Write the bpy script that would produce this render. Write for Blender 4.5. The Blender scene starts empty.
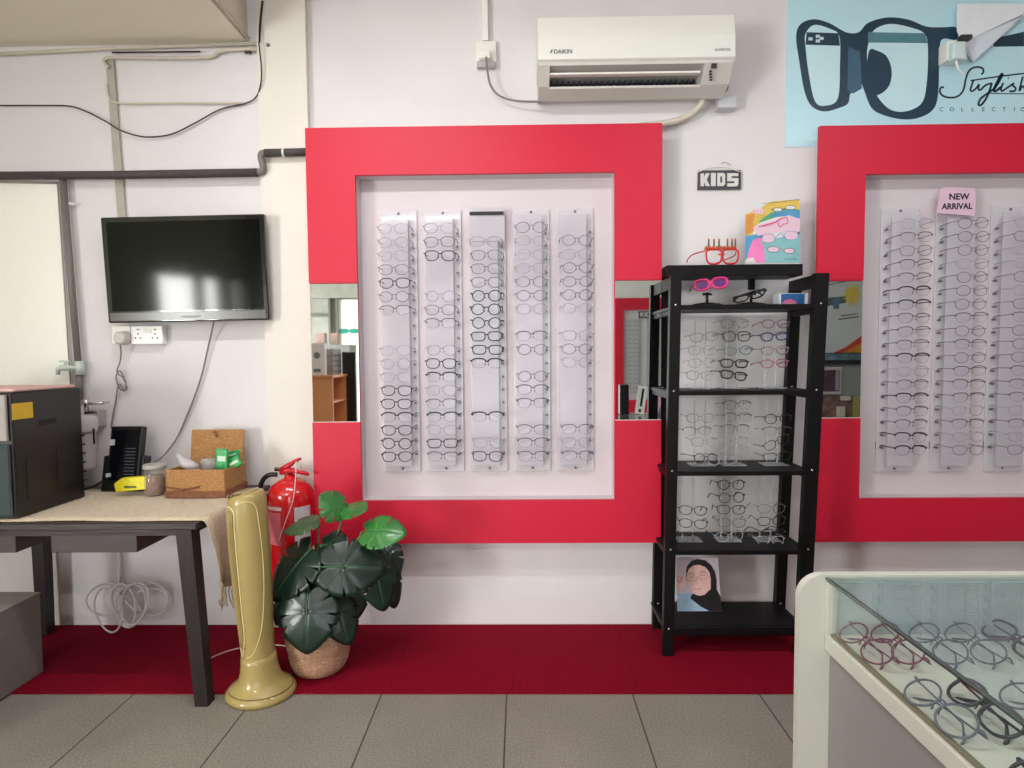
import bpy, bmesh, math, random
from mathutils import Vector, Matrix, Euler
random.seed(7)
S = bpy.context.scene
COL = S.collection
PI = math.pi
# ---------------------------------------------------------------- camera
CAM = Vector((0.0, -2.64, 1.218)); F = 600.0
ROT = Matrix.Rotation(math.radians(0.86), 3, 'Z') @ Matrix.Rotation(math.radians(90 - 2.86), 3, 'X') @ Matrix.Rotation(-0.0085, 3, 'Z')
cam_d = bpy.data.cameras.new('camera'); cam = bpy.data.objects.new('camera', cam_d); COL.objects.link(cam)
cam.matrix_world = Matrix.Translation(CAM) @ ROT.to_4x4()
cam_d.sensor_width = 36; cam_d.lens = 36 * F / 1024; cam_d.clip_start = .02
S.camera = cam
def ray(px, py): return ROT @ Vector(((px - 512) / F, (384 - py) / F, -1))
def at(px, py, Y=0.0):
    """the point of the plane y = Y that is measured at this place of the photograph"""
    d = ray(px, py); return CAM + d * ((Y - CAM.y) / d.y)
def atz(px, py, Z=0.0):
    d = ray(px, py); return CAM + d * ((Z - CAM.z) / d.z)

# ---------------------------------------------------------------- materials
MATS = {}
def mat(name, col, rough=.5, metal=0.0, var=0.0, scale=30.0, bump=0.0, bscale=None, clear=None, emit=None, coat=0.0, spec=.5, stretch=None, sheen=0):
    """procedural principled material; col is sRGB 0-255; var = noise variation of the colour"""
    if name in MATS: return MATS[name]
    m = bpy.data.materials.new(name); m.use_nodes = True; nt = m.node_tree; n = nt.nodes; L = nt.links
    b = n['Principled BSDF']
    lin = [((c / 255) / 12.92 if c / 255 <= .04045 else ((c / 255 + .055) / 1.055) ** 2.4) for c in col]
    b.inputs['Roughness'].default_value = rough; b.inputs['Metallic'].default_value = metal
    b.inputs['Coat Weight'].default_value = coat; b.inputs['Specular IOR Level'].default_value = spec
    b.inputs['Sheen Weight'].default_value = sheen
    b.inputs['Base Color'].default_value = (*lin, 1)
    tc = n.new('ShaderNodeTexCoord'); mp = n.new('ShaderNodeMapping'); L.new(tc.outputs['Object'], mp.inputs[0])
    if stretch: mp.inputs['Scale'].default_value = stretch
    if var:
        nz = n.new('ShaderNodeTexNoise'); nz.inputs['Scale'].default_value = scale; nz.inputs['Detail'].default_value = 5
        L.new(mp.outputs[0], nz.inputs['Vector'])
        r = n.new('ShaderNodeValToRGB'); r.color_ramp.elements[0].position = .3; r.color_ramp.elements[1].position = .7
        r.color_ramp.elements[0].color = (*[c * (1 - var) for c in lin], 1); r.color_ramp.elements[1].color = (*[min(1, c * (1 + var)) for c in lin], 1)
        L.new(nz.outputs['Fac'], r.inputs[0]); L.new(r.outputs[0], b.inputs['Base Color'])
    if bump:
        nb = n.new('ShaderNodeTexNoise'); nb.inputs['Scale'].default_value = bscale or scale; nb.inputs['Detail'].default_value = 4
        L.new(mp.outputs[0], nb.inputs['Vector'])
        bp = n.new('ShaderNodeBump'); bp.inputs['Strength'].default_value = bump; bp.inputs['Distance'].default_value = .01
        L.new(nb.outputs['Fac'], bp.inputs['Height']); L.new(bp.outputs[0], b.inputs['Normal'])
    if emit:
        b.inputs['Emission Color'].default_value = (*lin, 1); b.inputs['Emission Strength'].default_value = emit
    if clear is not None:                       # share of light that goes straight through
        out = n['Material Output']; tr = n.new('ShaderNodeBsdfTransparent'); mx = n.new('ShaderNodeMixShader')
        tr.inputs[0].default_value = (*[c ** .15 for c in lin], 1)
        mx.inputs[0].default_value = clear
        L.new(b.outputs[0], mx.inputs[1]); L.new(tr.outputs[0], mx.inputs[2]); L.new(mx.outputs[0], out.inputs['Surface'])
    MATS[name] = m; return m
def glass(name, tint, refl=.08, rough=.02):
    """thin pane: mostly see-through with a mirror-like coat"""
    if name in MATS: return MATS[name]
    m = bpy.data.materials.new(name); m.use_nodes = True; nt = m.node_tree; n = nt.nodes; L = nt.links
    n.remove(n['Principled BSDF'])
    tr = n.new('ShaderNodeBsdfTransparent'); tr.inputs[0].default_value = (*tint, 1)
    gl = n.new('ShaderNodeBsdfGlossy'); gl.inputs['Roughness'].default_value = rough
    fr = n.new('ShaderNodeLayerWeight'); fr.inputs['Blend'].default_value = .5
    pw = n.new('ShaderNodeMath'); pw.operation = 'POWER'; pw.inputs[1].default_value = 4.0; L.new(fr.outputs['Facing'], pw.inputs[0])
    ma = n.new('ShaderNodeMath'); ma.operation = 'MULTIPLY_ADD'; ma.inputs[1].default_value = .8; ma.inputs[2].default_value = refl
    ma.use_clamp = True
    L.new(pw.outputs[0], ma.inputs[0])
    mx = n.new('ShaderNodeMixShader'); L.new(ma.outputs[0], mx.inputs[0]); L.new(tr.outputs[0], mx.inputs[1]); L.new(gl.outputs[0], mx.inputs[2])
    L.new(mx.outputs[0], n['Material Output'].inputs['Surface'])
    MATS[name] = m; return m

# ---------------------------------------------------------------- mesh builder
class MB:
    def __init__(s): s.v = []; s.f = []; s.m = []; s.sm = []
    def add(s, vs, fs, m=0, smooth=False, M=None):
        o = len(s.v)
        for v in vs:
            v = Vector(v); s.v.append(M @ v if M is not None else v)
        for f in fs: s.f.append([i + o for i in f]); s.m.append(m); s.sm.append(smooth)
        return s
    def box(s, a, b, m=0, bev=0.0, M=None, seg=2):
        x0, x1 = sorted((a[0], b[0])); y0, y1 = sorted((a[1], b[1])); z0, z1 = sorted((a[2], b[2]))
        if bev <= 0:
            vs = [(x0,y0,z0),(x1,y0,z0),(x1,y1,z0),(x0,y1,z0),(x0,y0,z1),(x1,y0,z1),(x1,y1,z1),(x0,y1,z1)]
            return s.add(vs, [(0,3,2,1),(4,5,6,7),(0,1,5,4),(1,2,6,5),(2,3,7,6),(3,0,4,7)], m, False, M)
        bm = bmesh.new(); bmesh.ops.create_cube(bm, size=1)
        for v in bm.verts: v.co = Vector(((x0+x1)/2 + v.co.x*(x1-x0), (y0+y1)/2 + v.co.y*(y1-y0), (z0+z1)/2 + v.co.z*(z1-z0)))
        bmesh.ops.bevel(bm, geom=bm.edges[:], offset=min(bev, .49*min(x1-x0, y1-y0, z1-z0)), segments=seg, affect='EDGES', profile=.5)
        bm.verts.index_update(); s.add([v.co.copy() for v in bm.verts], [[v.index for v in f.verts] for f in bm.faces], m, False, M); bm.free(); return s
    def tube(s, pts, r, m=0, seg=8, closed=False, caps=True, M=None, flat=None):
        pts = [Vector(p) for p in pts]; n = len(pts); rr = r if isinstance(r, (list, tuple)) else [r] * n
        vs = []; fs = []; up = None
        for i, p in enumerate(pts):
            if closed: t = pts[(i+1) % n] - pts[i-1]
            else: t = pts[min(i+1, n-1)] - pts[max(i-1, 0)]
            if t.length < 1e-9: t = Vector((0, 0, 1))
            t.normalize()
            if up is None:
                up = Vector((0, 0, 1)) if abs(t.z) < .9 else Vector((1, 0, 0))
            a = (up - t * up.dot(t))
            if a.length < 1e-6: a = t.orthogonal()
            a.normalize(); b = t.cross(a); up = a
            for k in range(seg):
                an = 2*PI*k/seg; ra = rr[i]; rb = rr[i] * (flat or 1)
                vs.append(p + a*math.cos(an)*ra + b*math.sin(an)*rb)
        for i in range(n if closed else n-1):
            j = (i+1) % n
            for k in range(seg):
                k2 = (k+1) % seg; fs.append((i*seg+k, i*seg+k2, j*seg+k2, j*seg+k))
        s.add(vs, fs, m, True, M)
        if caps and not closed:
            s.add(vs[:seg], [tuple(range(seg))[::-1]], m, False, M); s.add(vs[-seg:], [tuple(range(seg))], m, False, M)
        return s
    def lathe(s, prof, c=(0,0,0), m=0, seg=32, M=None, sx=1, sy=1):
        vs = []; fs = []
        for r, z in prof:
            for k in range(seg):
                a = 2*PI*k/seg; vs.append((c[0]+r*sx*math.cos(a), c[1]+r*sy*math.sin(a), c[2]+z))
        for i in range(len(prof)-1):
            for k in range(seg):
                k2 = (k+1) % seg; fs.append((i*seg+k, i*seg+k2, (i+1)*seg+k2, (i+1)*seg+k))
        s.add(vs, fs, m, True, M)
        s.add(vs[:seg], [tuple(range(seg))[::-1]], m, False, M); s.add(vs[-seg:], [tuple(range(seg))], m, False, M)
        return s
    def loft(s, rings, m=0, M=None, caps=True, smooth=True):
        k = len(rings[0]); vs = [v for r in rings for v in r]; fs = []
        for i in range(len(rings)-1):
            for j in range(k):
                j2 = (j+1) % k; fs.append((i*k+j, i*k+j2, (i+1)*k+j2, (i+1)*k+j))
        s.add(vs, fs, m, smooth, M)
        if caps: s.add(rings[0], [tuple(range(k))[::-1]], m, False, M); s.add(rings[-1], [tuple(range(k))], m, False, M)
        return s
    def slab(s, poly, n, m=0, M=None):
        """polygon in space, thickened by vector n"""
        n = Vector(n); a = [Vector(p) for p in poly]; b = [p + n for p in a]; k = len(a)
        s.add(a + b, [tuple(range(k)), tuple(range(k, 2*k))[::-1]] + [(i, (i+1) % k, k+(i+1) % k, k+i) for i in range(k)], m, False, M)
        return s
    def flat(s, poly, m=0, off=0.0, M=None):
        """printed patch on a vertical sheet that faces -y"""
        return s.add([Vector(p) + Vector((0, -off, 0)) for p in poly], [tuple(range(len(poly)))], m, False, M)
    def stroke(s, pts, w, m=0, off=0.0, M=None, closed=False):
        """ribbon in an xz sheet along pts"""
        pts = [Vector(p) for p in pts]; n = len(pts); l = []; r = []
        for i, p in enumerate(pts):
            t = (pts[(i+1) % n] - pts[i-1]) if closed else (pts[min(i+1, n-1)] - pts[max(i-1, 0)])
            t.y = 0; t.normalize(); q = Vector((-t.z, 0, t.x)); ww = w[i] if isinstance(w, list) else w
            l.append(p + q*ww/2 + Vector((0, -off, 0))); r.append(p - q*ww/2 + Vector((0, -off, 0)))
        for i in range(n if closed else n-1):
            j = (i+1) % n; s.add([l[i], r[i], r[j], l[j]], [(0, 1, 2, 3)], m, False, M)
        return s
    def mesh(s, name, mats):
        me = bpy.data.meshes.new(name); me.from_pydata([tuple(v) for v in s.v], [], s.f)
        for m in (mats if isinstance(mats, (list, tuple)) else [mats]): me.materials.append(m)
        for i, p in enumerate(me.polygons): p.material_index = s.m[i]; p.use_smooth = s.sm[i]
        me.validate(); me.update(); return me
    def build(s, name, mats, parent=None, fix=True):
        me = s.mesh(name, mats)
        if fix:
            bm = bmesh.new(); bm.from_mesh(me); bmesh.ops.remove_doubles(bm, verts=bm.verts, dist=1e-6)
            bmesh.ops.recalc_face_normals(bm, faces=bm.faces); bm.to_mesh(me); bm.free()
        o = bpy.data.objects.new(name, me); COL.objects.link(o)
        if parent is not None: adopt(o, parent)
        return o
def wm(o):
    m = Matrix.LocRotScale(o.location, o.rotation_euler, o.scale)
    return wm(o.parent) @ o.matrix_parent_inverse @ m if o.parent else m
def adopt(o, parent):
    o.parent = parent; o.matrix_parent_inverse = wm(parent).inverted()
def tag(o, label, cat, group=None, kind=None):
    o['label'] = label; o['category'] = cat
    if group: o['group'] = group
    if kind: o['kind'] = kind
    return o
def thing(name, label, cat, loc=(0,0,0), group=None):
    o = bpy.data.objects.new(name, None); COL.objects.link(o); o.location = loc; o.empty_display_size = .05
    return tag(o, label, cat, group)
def struct(o): o['kind'] = 'structure'; return o
def copy_tree(o, parent=None):
    c = o.copy(); COL.objects.link(c)
    if parent is not None: c.parent = parent; c.matrix_parent_inverse = o.matrix_parent_inverse.copy()
    for ch in KIDS(o): copy_tree(ch, c)
    return c
def KIDS(o): return [x for x in o.children]
def smooth_pts(pts, n=6, closed=False):
    """Catmull-Rom through the points"""
    P = [Vector(p) for p in pts]; k = len(P); out = []
    for i in range(k if closed else k-1):
        p0 = P[i-1] if (i > 0 or closed) else P[i]; p1 = P[i]; p2 = P[(i+1) % k]; p3 = P[(i+2) % k] if (i+2 < k or closed) else P[(i+1) % k]
        for j in range(n):
            t = j/n; out.append(.5*((2*p1) + (p2-p0)*t + (2*p0-5*p1+4*p2-p3)*t*t + (3*p1-p0-3*p2+p3)*t**3))
    if not closed: out.append(P[-1])
    return out
def text_into(mb, s, size, org, m=0, depth=.0006, align='CENTER', ry=0.0, xs=1.0, bold=0.0, sp=1.0):
    """lettering facing -y, baseline centre at org"""
    cu = bpy.data.curves.new('lettering', 'FONT'); cu.body = s; cu.size = size; cu.extrude = depth/2; cu.align_x = align; cu.offset = bold; cu.space_character = sp
    ob = bpy.data.objects.new('lettering', cu); COL.objects.link(ob)
    dg = bpy.context.evaluated_depsgraph_get(); me = bpy.data.meshes.new_from_object(ob.evaluated_get(dg))
    R = Matrix.Translation(Vector(org)) @ Matrix.Rotation(ry, 4, 'Y') @ Matrix.Rotation(PI/2, 4, 'X') @ Matrix.Diagonal((xs, 1, 1, 1))
    mb.add([v.co.copy() for v in me.vertices], [list(p.vertices) for p in me.polygons], m, False, R)
    bpy.data.objects.remove(ob); bpy.data.curves.remove(cu); bpy.data.meshes.remove(me)

# ---------------------------------------------------------------- palette
M_wall = mat('wall_paint', (226, 222, 224), .75, var=.03, scale=3, bump=.06, bscale=40)
M_wall2 = mat('wall_paint_cream', (232, 226, 218), .75, var=.03, scale=3, bump=.06, bscale=40)
M_ceil = mat('ceiling_paint', (230, 221, 204), .85, var=.03, scale=3, bump=.05)
M_red = mat('red_laminate', (206, 16, 54), .5, var=.03, scale=2)
M_white = mat('white_laminate', (226, 224, 220), .4, var=.015, scale=8)
M_board = mat('recess_backing', (214, 203, 208), .6, var=.02, scale=4)
M_black = mat('black_plastic', (18, 16, 20), .35, var=.15, scale=20)
M_blackwood = mat('black_stained_wood', (11, 8, 10), .5, var=.3, scale=12, bump=.08, bscale=60, stretch=(1, 1, .15), spec=.25)
M_darkwood = mat('dark_brown_wood', (42, 30, 34), .38, var=.35, scale=9, bump=.1, bscale=40, stretch=(.3, 3, 3))
M_darkleg = mat('dark_brown_wood_grain', (32, 20, 22), .45, var=.4, scale=14, bump=.1, bscale=60, stretch=(4, 4, .3))
M_greypipe = mat('grey_pipe_plastic', (120, 114, 110), .5, var=.08)
M_darkpipe = mat('dark_pipe_lagging', (72, 66, 66), .7, var=.15, scale=60, bump=.2)
M_palepipe = mat('painted_conduit', (206, 198, 184), .6, var=.04)
M_silverpipe = mat('grey_conduit', (178, 172, 162), .55, var=.05)
M_plastic = mat('white_plastic', (236, 236, 230), .35, var=.01)
M_socket = mat('white_socket_plastic', (244, 242, 238), .3, var=.01)
M_cable = mat('dark_cable', (52, 46, 46), .5, var=.05)
M_gcable = mat('grey_cable', (128, 122, 122), .5, var=.05)
M_wcable = mat('white_cable', (222, 220, 222), .45, var=.02)
M_chrome = mat('polished_steel', (205, 205, 205), .2, metal=1, var=.03)
M_mirror = mat('mirror_silver', (226, 232, 228), .015, metal=1)
M_shadowgap = mat('dark_gap', (14, 12, 16), .7, var=.1)
M_acryl = mat('frosted_acrylic', (232, 228, 234), .25, clear=.35, coat=.5)
M_acryl2 = mat('acrylic_plate', (222, 216, 226), .12, clear=.45, coat=.15)
M_clearp = mat('clear_acrylic', (225, 228, 230), .08, clear=.72, coat=.5)
M_peg = mat('grey_peg', (112, 102, 114), .4, var=.1)
M_glass = glass('lens_glass', (.97, .97, .98), .02)

# ---------------------------------------------------------------- room
CZ = 2.763
wb = MB(); wb.box((-6.5, 0, 0), (4.6, .12, CZ)); struct(wb.build('wall_front', M_wall))
f = MB(); f.box((-3.8, -5.8, -.08), (4.6, .12, 0)); fl = f.build('floor', None or M_wall); struct(fl)
# grey carpet-tile floor with seams
fm = bpy.data.materials.new('grey_needle_carpet'); fm.use_nodes = True; nt = fm.node_tree; n = nt.nodes; L = nt.links; b = n['Principled BSDF']
b.inputs['Roughness'].default_value = .95; b.inputs['Specular IOR Level'].default_value = .1
tc = n.new('ShaderNodeTexCoord'); sx = n.new('ShaderNodeSeparateXYZ'); L.new(tc.outputs['Object'], sx.inputs[0])
nz = n.new('ShaderNodeTexNoise'); nz.inputs['Scale'].default_value = 170; nz.inputs['Detail'].default_value = 6; L.new(tc.outputs['Object'], nz.inputs['Vector'])
cr = n.new('ShaderNodeValToRGB'); cr.color_ramp.elements[0].position = .25; cr.color_ramp.elements[1].position = .75
cr.color_ramp.elements[0].color = (.215, .190, .162, 1); cr.color_ramp.elements[1].color = (.40, .362, .318, 1); L.new(nz.outputs[0], cr.inputs[0])
nz2 = n.new('ShaderNodeTexNoise'); nz2.inputs['Scale'].default_value = 2.2; L.new(tc.outputs['Object'], nz2.inputs['Vector'])
m2 = n.new('ShaderNodeMix'); m2.data_type = 'RGBA'; m2.blend_type = 'MULTIPLY'; m2.inputs[0].default_value = .35
L.new(cr.outputs[0], m2.inputs[6]); L.new(nz2.outputs[0], m2.inputs[7])
def node(op, a, b_=None):
    x = n.new('ShaderNodeMath'); x.operation = op
    for i, q in enumerate((a, b_)):
        if q is None: continue
        if isinstance(q, (int, float)): x.inputs[i].default_value = q
        else: L.new(q, x.inputs[i])
    return x.outputs[0]
u = node('FRACT', node('DIVIDE', node('ADD', sx.outputs[0], .06 + 45), .45)); d = node('ABSOLUTE', node('SUBTRACT', u, .0)); d2 = node('SUBTRACT', 1.0, u)
seam = node('LESS_THAN', node('MINIMUM', d, d2), .006)
m3 = n.new('ShaderNodeMix'); m3.data_type = 'RGBA'; L.new(seam, m3.inputs[0]); L.new(m2.outputs[2], m3.inputs[6]); m3.inputs[7].default_value = (.075, .066, .058, 1)
L.new(m3.outputs[2], b.inputs['Base Color'])
bp = n.new('ShaderNodeBump'); bp.inputs['Strength'].default_value = .5; bp.inputs['Distance'].default_value = .004; L.new(nz.outputs[0], bp.inputs['Height']); L.new(bp.outputs[0], b.inputs['Normal'])
fl.data.materials.clear(); fl.data.materials.append(fm)

c = MB(); c.box((-3.8, -5.8, CZ), (4.6, .12, CZ+.1)); struct(c.build('ceiling', M_ceil))
# dropped soffit over the television side
c = MB(); c.box((-3.7, -1.9, 2.566), (-1.165, -.002, CZ-.001)); struct(c.build('trim_soffit', M_ceil))
c = MB(); c.box((-1.115, -.03, 0), (-.905, -.001, CZ-.001)); struct(c.build('wall_pier', M_wall2))
# thin grey strip at the top of the wall
c = MB(); c.box((-.9, -.02, CZ-.022), (4.5, -.001, CZ-.002)); struct(c.build('trim_1', mat('grey_trim', (168, 164, 166), .6, var=.05)))
# left wall with a long shop window
LX = -3.7
wy0, wy1, wz0, wz1 = -5.6, -3.65, .18, 1.84
w = MB()
w.box((LX-.1, -5.8, 0), (LX, wy0, CZ)); w.box((LX-.1, wy1, 0), (LX, .1, CZ)); w.box((LX-.1, wy0, 0), (LX, wy1, wz0)); w.box((LX-.1, wy0, wz1), (LX, wy1, CZ))
struct(w.build('wall_left', mat('side_wall_paint', (196, 208, 176), .8, var=.04, scale=3)))
w = MB()
ys = [wy0, -5.1, -4.5, wy1]
for y, h_ in zip(ys, (.03, .14, .07, .03)): w.box((LX-.06, y-h_, wz0), (LX+.02, y+h_, wz1), bev=.004)
for z in (wz0, wz1): w.box((LX-.06, wy0, z-.03), (LX+.02, wy1, z+.03), bev=.004)
struct(w.build('window_1', mat('window_frame_metal', (86, 84, 82), .4, metal=.6, var=.05)))
w = MB(); w.box((LX-.5, wy0-.2, 0), (LX-.48, wy1+.2, 2.5)); 
o = w.build('daylight_glow_sheet', mat('daylight_outside', (228, 238, 245), .9, emit=1.2)); struct(o)
# back wall and right wall, behind the camera (seen in the mirrors and the screen)
w = MB()
for a, b_ in (((LX, 0), (-1.3, CZ)), ((.9, 0), (4.6, CZ)), ((-1.3, 2.25), (.9, CZ))): w.box((a[0], -5.9, a[1]), (b_[0], -5.8, b_[1]))
struct(w.build('wall_back', mat('back_wall_paint', (150, 148, 142), .8, var=.05, scale=3)))
w = MB()
for x in (-1.3, -.2, .9): w.box((x-.03, -5.86, 0), (x+.03, -5.79, 2.25), bev=.004)
for z in (.05, 2.22): w.box((-1.3, -5.86, z-.04), (.9, -5.79, z+.03), bev=.004)
struct(w.build('added_entrance_frame', MATS['window_frame_metal']))  # invented glass entrance, added out of view to carry frontal fill light
w = MB(); w.box((-1.6, -6.2, 0), (1.2, -6.18, 2.5)); struct(w.build('daylight_glow_sheet', MATS['daylight_outside']))  # glowing sheet added behind the invented entrance
w = MB(); w.box((4.5, -5.8, 0), (4.6, 0, CZ)); struct(w.build('wall_right', mat('right_wall_paint', (170, 168, 170), .8, var=.05, scale=3)))

# red carpet strip along the wall
y1 = atz(420, 694.5).y
c = MB(); c.box((-3.0, y1, .0005), (2.2, -.004, .006))
cm = mat('crimson_carpet', (128, 6, 34), .95, var=.28, scale=160, bump=.5, bscale=220, spec=.1)
nt = cm.node_tree; n = nt.nodes; L = nt.links; b = n['Principled BSDF']; src = b.inputs['Base Color'].links[0].from_socket
tc = n.new('ShaderNodeTexCoord'); sx = n.new('ShaderNodeSeparateXYZ'); L.new(tc.outputs['Object'], sx.inputs[0])
u = node('FRACT', node('DIVIDE', node('ADD', sx.outputs[0], .04 + 45), .45)); seam = node('LESS_THAN', u, .006)
m3 = n.new('ShaderNodeMix'); m3.data_type = 'RGBA'; L.new(seam, m3.inputs[0]); L.new(src, m3.inputs[6]); m3.inputs[7].default_value = (.12, .003, .012, 1); L.new(m3.outputs[2], b.inputs['Base Color'])
tag(c.build('carpet_runner', cm), 'crimson carpet strip laid along the foot of the wall', 'carpet')

# ---------------------------------------------------------------- light
def area(name, loc, rot, sx_, sy_, power, col=(1,1,1)):
    d = bpy.data.lights.new(name, 'AREA'); d.shape = 'RECTANGLE'; d.size = sx_; d.size_y = sy_; d.energy = power; d.color = col
    o = bpy.data.objects.new(name, d); COL.objects.link(o); o.location = loc; o.rotation_euler = rot; return o
area('window_daylight', (LX-.12, (wy0+wy1)/2, (wz0+wz1)/2), (0, math.radians(-90), 0), wz1-wz0-.1, wy1-wy0-.1, 300, (.99, .985, .955))
area('added_front_fill', (-.2, -5.95, 1.15), (math.radians(90), 0, math.radians(0)), 2.1, 2.1, 26, (.98, .99, 1))  # unseen fill lamp added behind the camera to light the wall frontally
def tube_light(x, y, label, pw=19, col=(.97, .98, 1)):
    t = thing('ceiling_light', label, 'light', (x, y, CZ-.05), 'ceiling batten lights')
    m = MB(); m.box((x-.6, y-.03, CZ-.045), (x+.6, y+.03, CZ-.002), bev=.006); m.build('housing', M_plastic, t)
    m = MB(); m.tube([(x-.57, y, CZ-.065), (x+.57, y, CZ-.065)], .014, seg=12); m.build('tube', mat('lit_tube', (250, 250, 255), .5, emit=12), t)
    area('tube_glow', (x, y, CZ-.09), (0, 0, 0), 1.1, .05, pw, col)
tube_light(-.7, -1.35, 'white batten ceiling light in front of the tall red display')
tube_light(-1.2, -3.9, 'white batten ceiling light far behind, towards the shop window')
tube_light(1.5, -1.6, 'white batten ceiling light above the glass showcase', 13, (.84, .93, 1))
wd = bpy.data.worlds.new('world'); S.world = wd; wd.use_nodes = True
wd.node_tree.nodes['Background'].inputs[0].default_value = (.8, .87, 1, 1); wd.node_tree.nodes['Background'].inputs[1].default_value = .8
S.view_settings.view_transform = 'Standard'; S.view_settings.look = 'None'; S.view_settings.gamma = 1; S.view_settings.exposure = 0.20
S.view_settings.use_curve_mapping = False
S.cycles.transparent_max_bounces = 32; S.cycles.max_bounces = 8; S.cycles.sample_clamp_indirect = 6
# ================================================================ red display frames
FY = -.10
def red_frame(x0, x1, ix0, ix1, z1, iz1, mz0, mz1, label):
    t = thing('wall_display', label, 'display frame', (x0, FY, .391), None)
    z0, iz0 = .406, .592
    m = MB(); th = .02
    m.box((x0, FY, iz1), (x1, FY+th, z1)); m.box((x0, FY, z0), (x1, FY+th, iz0))
    for a, b_ in ((x0, ix0), (ix1, x1)):
        m.box((a, FY, mz1), (b_, FY+th, iz1)); m.box((a, FY, iz0), (b_, FY+th, mz0)); m.box((a, FY+.012, mz0), (b_, FY+th, mz1))
    m.build('facing', M_red, t)
    m = MB()                                       # white battens behind and the sides of the recess
    for a in (x0+.03, x1-.10): m.box((a, FY+th, z0+.03), (a+.02, -.002, z1-.03))
    m.box((x0+.05, FY+th, z1-.05), (x1-.10, -.002, z1-.03)); m.box((x0+.05, FY+th, z0+.03), (x1-.10, -.002, z0+.05))
    m.box((ix0-.015, FY+th, iz0-.015), (ix0, -.002, iz1+.015)); m.box((ix1, FY+th, iz0-.015), (ix1+.015, -.002, iz1+.015))
    m.box((ix0, FY+th, iz1), (ix1, -.002, iz1+.015)); m.box((ix0, FY+th, iz0-.015), (ix1, -.002, iz0))
    m.build('batten_box', M_board, t)
    m = MB(); m.box((ix0, -.014, iz0), (ix1, -.002, iz1)); m.build('backing_board', M_board, t)
    for a, b_, ok in ((x0, ix0, 1), (ix1, x1, 1)):
        m = MB(); m.box((a+.003, FY+.004, mz0+.003), (b_-.001, FY+.0119, mz1-.003)); q = m.build('mirror', M_mirror, t); q['label'] = 'mirror set into the red upright'
        m = MB(); m.box((a+.003, FY+.002, mz0), (b_-.001, FY+.0118, mz0+.0025)); m.build('mirror_ledge', M_white, t)
    return t
red_frame(-.893, .593, -.688, .396, 2.167, 1.971, .933, 1.524, 'glossy red wall frame around five eyeglass strips, with the plant below it')
red_frame(1.240, 2.75, 1.431, 2.55, 2.146, 1.948, .936, 1.512, 'glossy red wall frame beyond the black rack, NEW ARRIVAL card in its recess')

# ================================================================ eyeglasses
def outline(shape, a, b, n=20):
    pts = []
    for k in range(n):
        t = 2*PI*k/n; c_, s_ = math.cos(t), math.sin(t)
        if shape == 'round': e = 1.0
        elif shape == 'square': e = .62
        else: e = .8
        x = math.copysign(abs(c_)**e, c_) * a; z = math.copysign(abs(s_)**e, s_) * b
        if shape in ('way', 'square'): x *= 1 + .10 * (z / b)            # wider at the top
        pts.append((x, z))
    return pts
STY = {  # shape, half-w, half-h, rim radius, half rim?, material name, colour, rough, clear, look
 'd':  ('way',    .0275, .0205, .0019, 0, (26, 22, 28), .3, None, 'thin black-rimmed'),
 'dr': ('round',  .0255, .0225, .0020, 0, (22, 20, 26), .3, None, 'round black-rimmed'),
 'ds': ('square', .0280, .0185, .0021, 0, (20, 18, 24), .3, None, 'rectangular black-rimmed'),
 'm':  ('round',  .0265, .0215, .0013, 0, (104, 96, 104), .35, None, 'round grey wire-rimmed'),
 'mw': ('way',    .0275, .0205, .0014, 0, (112, 104, 112), .35, None, 'grey-rimmed'),
 't':  ('way',    .0275, .0200, .0015, 1, (78, 68, 74), .35, None, 'half-rimmed dark'),
 'td': ('way',    .0280, .0200, .0024, 1, (30, 26, 32), .3, None, 'browline black'),
 'c':  ('way',    .0270, .0205, .0017, 0, (196, 190, 200), .2, .45, 'clear-rimmed'),
 'cr': ('round',  .0255, .0220, .0018, 0, (190, 184, 196), .2, .4, 'round clear-rimmed'),
 'k':  ('square', .0270, .0180, .0032, 0, (12, 11, 14), .25, None, 'chunky black'),
 'b':  ('way',    .0260, .0185, .0030, 0, (48, 52, 112), .3, .1, 'blue'),
 'p':  ('way',    .0260, .0185, .0026, 0, (176, 92, 120), .3, .15, 'pink'),
 'pg': ('way',    .0260, .0185, .0024, 0, (150, 118, 132), .3, .2, 'dusky pink'),
 'tl': ('round',  .0260, .0195, .0026, 0, (110, 138, 142), .3, .25, 'pale teal'),
 'pv': ('round',  .0290, .0240, .0016, 0, (120, 72, 92), .3, None, 'plum wire-rimmed'),
 'gy': ('round',  .0290, .0240, .0016, 0, (84, 88, 96), .3, None, 'grey wire-rimmed'),
 'gb': ('way',    .0290, .0220, .0026, 0, (58, 56, 64), .3, None, 'charcoal'),
 'gl': ('round',  .0290, .0240, .0018, 0, (104, 106, 122), .3, None, 'slate-violet'),
}
PROTO = {}
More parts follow.
